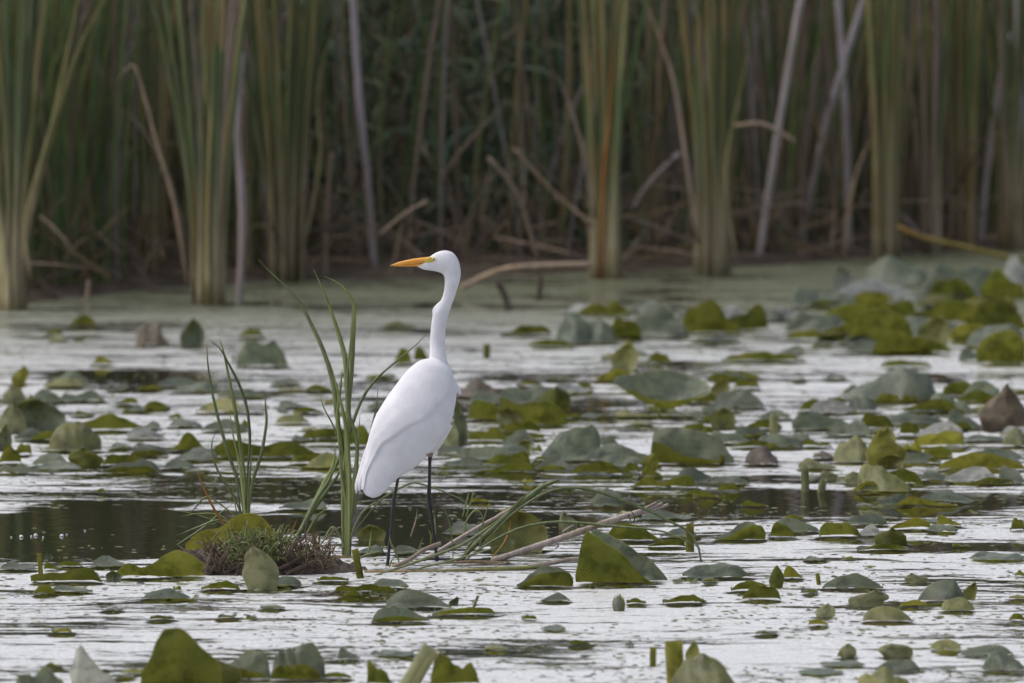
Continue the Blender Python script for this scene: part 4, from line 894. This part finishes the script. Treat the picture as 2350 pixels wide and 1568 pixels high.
def lying(Z, pts, w, label, m, flat=False, z0=None, name='lying_reed', cat='reed'):
    b = gp(*Z(*pts[0])); Y = b.y
    P = [pp(*Z(*q), Y + .03 * i) for i, q in enumerate(pts)]
    root = empty(name, P[0]); tag(root, label, cat, None)
    v, f = (ribbon(P, w, (0, -.6, .8), 16, prof=lambda s: min(1, .35 + 2 * s) * max(.08, 1 - max(0, (s - .6) / .4) ** 2)) if flat else tube(P, w, 14, 8, prof=lambda s: 1 + .05 * math.sin(s * 31) - .12 * s))
    part('blade' if flat else 'stem', v, f, m, root); return root
rs = lying(Z6, [(270, 905), (620, 790), (1150, 610), (1400, 520), (1640, 450)], .0105, 'long pale mauve fallen reed stem with a split end', M_REED)
for pts in ([(1600, 460), (1700, 410), (1780, 368)], [(1620, 465), (1740, 415), (1835, 372)], [(1640, 470), (1780, 425), (1890, 385)]):
    P = [pp(*Z6(*q), rs.location.y + .13) for q in pts]; part('split_end', *tube(P, .0048, 6, 7), M_REED, rs)
for pts in ([(1545, 440), (1580, 500), (1570, 550)], [(1525, 470), (1530, 510), (1545, 535)], [(870, 740), (880, 770), (850, 790)]):
    P = [pp(*Z6(*q), rs.location.y + .08) for q in pts]; part('rootlet', *tube(P, .002, 5, 5), M_ROOT, rs)
lying(Z6, [(600, 962), (800, 925), (1000, 890), (1185, 882)], .0075, 'short pale mauve reed lying against the big folded pad', M_REED)
lying(Z6, [(-900, 1010), (-300, 1005), (200, 985), (720, 962)], .0075, 'mossy brown reed lying along the water at the egret\'s feet', M_OLDREED)
lying(Z6, [(-200, 930), (100, 915), (400, 925), (620, 950)], .006, 'rusty brown reed lying above the mossy one', M_OLDREED)
lying(Z6, [(-640, 960), (-500, 900), (-350, 800), (-200, 740)], .007, 'curled pale dead reed leaf between the egret\'s feet', M_REED)
lying(Z6, [(-350, 890), (-60, 715), (150, 590), (300, 510), (450, 420)], .006, 'straight pale reed stem slanting up behind the grass', M_REED)
lying(Z6, [(240, 590), (420, 545), (500, 545), (560, 680), (640, 820)], .0045, 'bent grey twig with a sharp elbow before the yellow pad', M_REED)
lying(Z6, [(300, 590), (420, 670), (540, 760), (660, 830)], .004, 'thin slanting grey twig behind the bent one', M_REED)
lying(Z6, [(1080, 660), (1110, 740), (1140, 820)], .006, 'short rotten twig propping the fallen reed stem', M_ROOT)
lying(Z6, [(920, 640), (970, 605), (1015, 580)], .004, 'short pale twig poking above the fallen reed stem', M_REED)
lying(Z3, [(620, 1415), (900, 1330), (1300, 1190), (1700, 1040), (2000, 850), (2200, 700)], .014, 'long grey-green leaf blade lying across the egret\'s feet', M_GRASS, True, name='lying_sedge', cat='sedge')
lying(Z3, [(940, 1405), (1250, 1310), (1550, 1240), (1900, 1140), (2200, 1040)], .010, 'second grey-green leaf blade lying below the long one', M_GRASS, True, name='lying_sedge', cat='sedge')
lying(Z3, [(0, 1210), (200, 1200), (500, 1240), (760, 1280)], .010, 'brown reed lying between the mound and the egret', M_OLDREED)
lying(Z6, [(170, 782), (300, 820), (520, 852), (800, 840), (1150, 830)], .006, 'thin green leaf blade lying beside the fallen reed stem', M_GRASS, True, name='lying_sedge', cat='sedge')
lying(Z6, [(1000, 146), (1200, 180), (1400, 232), (1640, 268)], .013, 'bright green leaf blade floating behind the arching grass', M_GRASSL, True, name='lying_sedge', cat='sedge')
rolled(*[c / K for c in Z3(440, 1450)], *[c / K for c in Z3(375, 1090)], 20, 'stubby green sheath standing at the foot of the tallest grass', M_LILYY)

# ------------------------------------------------------------------ the egret
BY = 40.0
def white_mat():
    t = NT('white_plumage'); P = t.n('ShaderNodeTexCoord').outputs['Object']
    mp = t.n('ShaderNodeMapping'); mp.inputs['Rotation'].default_value = (0, R(-25), 0); mp.inputs['Scale'].default_value = (150, 90, 14); t.l(P, mp.inputs['Vector'])
    n = t.noise(mp.outputs[0], 1.0, 4); n2 = t.noise(P, 22, 3)
    c = t.mix(t.ramp(n2, .35, .7), (.64, .63, .665), (.70, .69, .725))
    b = t.bsdf(c, .75, .2, t.bump(t.math('ADD', n, n2), .28, .004))
    return t.done(b.outputs[0])
M_WHITE = white_mat()
M_LEG = plain('black_leg', (.022, .020, .024), .45, .5, 90, .4, .3)
M_THIGH = plain('bare_thigh', (.30, .25, .22), .7, .3, 60, .2)
M_BILL = plain('orange_bill', (.70, .30, .035), .35, .5, 40, .12)
M_BILLD = plain('dark_bill_ridge', (.10, .085, .09), .4)
M_LORE = plain('yellow_lore', (.55, .40, .06), .5, .4, 60, .2)
M_IRIS = plain('yellow_iris', (.65, .55, .22), .2, .6)
M_PUPIL = plain('pupil', (.01, .01, .012), .1, .8)
feet_z = gp(*Z3(780, 1350)).z
egret = empty('egret', pp(*Z3(1090, 1300), BY) * 1.0)
egret.location.z = 0.0
tag(egret, 'white egret with a long neck and orange bill standing beside tall grass', 'bird')
def pair(Z, L, Rr, Y, df):
    l = pp(*Z(*L), Y); r_ = pp(*Z(*Rr), Y); a = (r_ - l) / 2
    return ((l + r_) / 2, a, Vector((0, a.length * df, 0)))
BODY = [((275, 1405), (345, 1432), -.10, .5), ((242, 1345), (425, 1398), -.095, .35), ((250, 1190), (560, 1255), -.08, .42), ((282, 1010), (700, 1165), -.06, .5),
        ((318, 830), (850, 1045), -.045, .58), ((372, 662), (985, 870), -.03, .64), ((448, 520), (1078, 740), -.015, .68), ((548, 375), (1130, 565), 0, .7),
        ((648, 242), (1150, 400), .01, .72), ((728, 160), (1125, 265), .015, .72), ((800, 104), (1085, 178), .015, .7), ((885, 80), (1010, 112), .015, .6)]
bridges = [pair(Z2, L, Rr, BY + dy, df) for L, Rr, dy, df in BODY]
def resample(rings, n):
    cs, as_, bs = zip(*rings); return list(zip(crom(cs, n), crom(as_, n), crom(bs, n)))
body_g = loft(resample(bridges, 44), 28)
NECK = [((900, 318), (902, 333), .6), ((985, 285), (975, 366), .55), ((1040, 228), (1040, 376), .58), ((1110, 178), (1110, 386), .62), ((1180, 152), (1160, 398), .62),
        ((1250, 147), (1190, 412), .60), ((1320, 175), (1207, 428), .58), ((1368, 235), (1216, 448), .62), ((1395, 310), (1220, 470), .66), ((1407, 400), (1221, 495), .72),
        ((1400, 470), (1220, 530), .78), ((1385, 530), (1219, 560), .82), ((1362, 600), (1212, 610), .85), ((1338, 680), (1192, 690), .85), ((1308, 750), (1160, 742), .85),
        ((1283, 830), (1100, 832), .8), ((1262, 890), (1084, 880), .82), ((1245, 960), (1073, 960), .85), ((1230, 1080), (1060, 1080), .9), ((1230, 1230), (1052, 1230), .9),
        ((1250, 1400), (1045, 1390), .9), ((1320, 1560), (1010, 1530), .8), ((1300, 1700), (1040, 1660), .7)]
nk = [pair(Z1, L, Rr, BY + .045 - .01 * (i > 19), df) for i, (L, Rr, df) in enumerate(NECK)]
neck_g = loft(resample(nk, 66), 22)
tuft = tube([pp(*Z2(1060, 300), BY + .03), pp(*Z2(1130, 350), BY + .03), pp(*Z2(1175, 405), BY + .03), pp(*Z2(1187, 440), BY + .03)], .018, 8, 10, prof=lambda s: 1 - .85 * s)
nt_ = tube([pp(*Z1(1180, 770), BY + .045), pp(*Z1(1110, 820), BY + .045), pp(*Z1(1086, 862), BY + .045)], .012, 6, 8, prof=lambda s: 1 - .75 * s)
RL = [Z2(905, 880), Z2(895, 1000), Z3(1315, 0), Z3(1310, 220), Z3(1305, 380), Z3(1305, 450), Z3(1315, 540), Z3(1340, 700), Z3(1375, 960), Z3(1405, 1240)]
LLp = [Z3(1000, -150), Z3(960, 0), Z3(920, 180), Z3(890, 340), Z3(864, 480), Z3(860, 555), Z3(850, 640), Z3(835, 800), Z3(805, 1080), Z3(778, 1350)]
def legtube(pxs, Y0, Y1, radii):
    n = len(pxs); P = [pp(*q, Y0 + (Y1 - Y0) * i / (n - 1)) for i, q in enumerate(pxs)]
    C = crom(P, 54)
    return P, tube(C, 1.0, sides=10, cr=False, prof=lambda s: float(np.interp(s * (n - 1), range(n), radii)))
Pr, gr = legtube(RL, BY + .0, BY + .10, [.020, .0095, .0060, .0058, .0072, .0088, .0078, .0056, .0054, .0062])
Pl, gl = legtube(LLp, BY - .02, BY - .03, [.018, .010, .0056, .0054, .0070, .0086, .0072, .0054, .0054, .0064])
thigh = tube([pp(*Z2(960, 700), BY), pp(*Z2(935, 850), BY), pp(*Z2(905, 960), BY + .005), pp(*Z2(897, 1020), BY + .01)], 1.0, 10, 12, prof=lambda s: .045 * (1 - s) ** 1.3 + .0075)
thigh2 = tube([pp(*Z2(760, 900), BY - .01), pp(*Z2(700, 1040), BY - .015), pp(*Z3(985, -60), BY - .018)], 1.0, 10, 12, prof=lambda s: .04 * (1 - s) ** 1.2 + .010)
toes = []
for P in (Pr, Pl):
    f = P[-1] + Vector((0, 0, .004))
    for dx, dy in ((.06, -.03), (.07, .02), (.045, .06), (-.045, .0)):
        toes.append(tube([f + Vector((0, 0, .004)), f + Vector((dx * .5, dy * .5, .004)), f + Vector((dx, dy, -.004))], .0046, 6, 7, prof=lambda s: 1.1 - .5 * s))
V, Fc = join(body_g, neck_g, tuft, nt_, gr, gl, thigh, thigh2, *toes)
tmp = mesh_obj('body', [v - egret.location for v in V], Fc, M_WHITE)
md = tmp.modifiers.new('r', 'REMESH'); md.mode = 'VOXEL'; md.voxel_size = .0030; md.use_smooth_shade = True
sm = tmp.modifiers.new('s', 'SMOOTH'); sm.factor = .5; sm.iterations = 4
dg = bpy.context.evaluated_depsgraph_get(); dg.update()
me = bpy.data.meshes.new_from_object(tmp.evaluated_get(dg)); me.name = 'body'
tmp.modifiers.clear(); old = tmp.data; tmp.data = me; bpy.data.meshes.remove(old)
tmp.parent = egret
me.materials.clear()
for m in (M_WHITE, M_LEG, M_THIGH): me.materials.append(m)
zr = pp(*Z2(890, 1035), BY).z; zt = pp(*Z2(890, 985), BY).z; xr_ = pp(*Z2(890, 1000), BY).x
zl = pp(*Z3(960, 0), BY).z
legs = [np.array([tuple(q - egret.location) for q in crom(P, 54)]) for P in (Pr, Pl)]
np_ = len(me.polygons); cen = np.empty(np_ * 3, dtype=np.float32); me.polygons.foreach_get('center', cen); cen = cen.reshape(-1, 3)
idx = np.zeros(np_, dtype=np.int32)
for L, ztop in ((legs[0], zr), (legs[1], zl)):
    d = np.min(np.linalg.norm(cen[:, None, :] - L[None, ::2, :], axis=2), axis=1) if np_ < 60000 else np.concatenate([np.min(np.linalg.norm(c[:, None, :] - L[None, ::2, :], axis=2), axis=1) for c in np.array_split(cen, 12)])
    idx[(d < .0135) & (cen[:, 2] < ztop)] = 1
idx[cen[:, 2] < .05] = 1
x0_ = xr_ - egret.location.x
idx[(cen[:, 2] > zr) & (cen[:, 2] < zt) & (abs(cen[:, 0] - x0_) < .011)] = 2
me.polygons.foreach_set('material_index', idx)
me.polygons.foreach_set('use_smooth', [True] * np_)

# folded wing laid over the near side of the body
EDGE = [.10, .14, .20, .30, .50, .68, .82, .93, .97, .97, .95]
rr = bridges[1:]; N1, N2 = 40, 18
cs = crom([r_[0] for r_ in rr], N1); as_ = crom([r_[1] for r_ in rr], N1); bs = crom([r_[2] for r_ in rr], N1)
V = []; Fc = []
for i in range(N1 + 1):
    s = i / N1; fr = float(np.interp(s * (len(EDGE) - 1), range(len(EDGE)), EDGE)) + .012 * math.sin(s * 40)
    p0 = math.pi * 1.25; p1 = math.acos(max(-1, min(1, 2 * fr - 1)))
    nrm_prev = None
    for j in range(N2 + 1):
        g = p0 + (p1 - p0) * j / N2
        c, a, b = cs[i], as_[i], bs[i]
        p = c + a * math.cos(g) - b * math.sin(g)
        nv = (a.normalized() * math.cos(g) / max(a.length, .01) - Vector((0, 1, 0)) * math.sin(g) / max(b.length, .008)).normalized()
        off = .0032 * min(1, (N1 - i) / 9) + .0008
        if j == 0 or j == N2: off = -.004
        fth = .0007 * math.sin(j / N2 * 34 + s * 5) * min(1, (1 - s) * 1.6)
        V.append(p + nv * (off + fth))
    if i:
        for j in range(N2):
            o = (i - 1) * (N2 + 1) + j; Fc.append((o, o + 1, o + N2 + 2, o + N2 + 1))
part('wing', V, Fc, M_WHITE, egret)
# long flight feathers of the folded wing and tail
FE = [([(330, 800), (285, 980), (235, 1150), (195, 1300), (180, 1390)], .020, .03), ([(340, 820), (310, 1000), (262, 1150), (225, 1290), (212, 1370)], .022, -.01)]
for i, (pts, w, dy) in enumerate(FE):
    P = [pp(*Z2(*q), BY - .03 + dy * (.55 if k == 0 else 1)) for k, q in enumerate(pts)]
    part('flight_feather', *ribbon(P, w, (-.3, -1, .2), 14, .12, prof=lambda s: min(1, .3 + 2.5 * s) * max(.15, 1 - max(0, (s - .7) / .3) ** 2)), M_WHITE, egret)
# bill, lore, eye
def bl(rows, n=40, df=.75):
    rg_ = [pair(Z1, a, b, BY + .045, df) for a, b in rows]
    return loft(resample(rg_, n), 14)
ub = part('upper_bill', *bl([((597, 319), (597, 322)), ((660, 293), (660, 325)), ((720, 272), (720, 322)), ((870, 241), (870, 305)), ((960, 230), (965, 292)), ((1050, 218), (1062, 280))]), [M_BILL, M_BILLD], egret)
tipx = (pp(*Z1(760, 300), BY).x - egret.location.x)
mi = []
for p in ub.data.polygons:
    k = (p.center.x - tipx); mi.append(1 if (k < 0 and p.normal.z > .75) else 0)
ub.data.polygons.foreach_set('material_index', mi)
part('lower_bill', *bl([((612, 321), (612, 325)), ((720, 318), (720, 331)), ((870, 303), (870, 330)), ((960, 292), (955, 323)), ((1040, 284), (1010, 322))]), M_BILL, egret)
for sgn in (-1, 1):
    YY = BY + .045 + sgn * .0165
    part('lore', *loft(resample([pair(Z1, a, b, YY - sgn * c_, .22) for a, b, c_ in [((1000, 240), (1000, 285), .006), ((1040, 226), (1045, 284), .003), ((1080, 222), (1085, 284), .0015), ((1110, 230), (1112, 276), .001), ((1124, 245), (1124, 262), .003)]], 16), 12), M_LORE, egret)
    ce = pp(*Z1(1096, 246), BY + .045 + sgn * .0195)
    def ball(c, rad):
        return loft([(c + Vector((0, sgn * rad * .7 * math.cos(t), 0)), Vector((rad * max(.02, math.sin(t)), 0, 0)), Vector((0, 0, rad * max(.02, math.sin(t))))) for t in [math.pi * q / 8 for q in range(9)]], 14)
    ey = part('eye', *ball(ce, .0056), M_IRIS, egret)
    pu = mesh_obj('pupil', [v - egret.location for v in ball(ce + Vector((0, sgn * .0022, 0)), .0032)[0]], ball(ce, .0032)[1], M_PUPIL, ey)
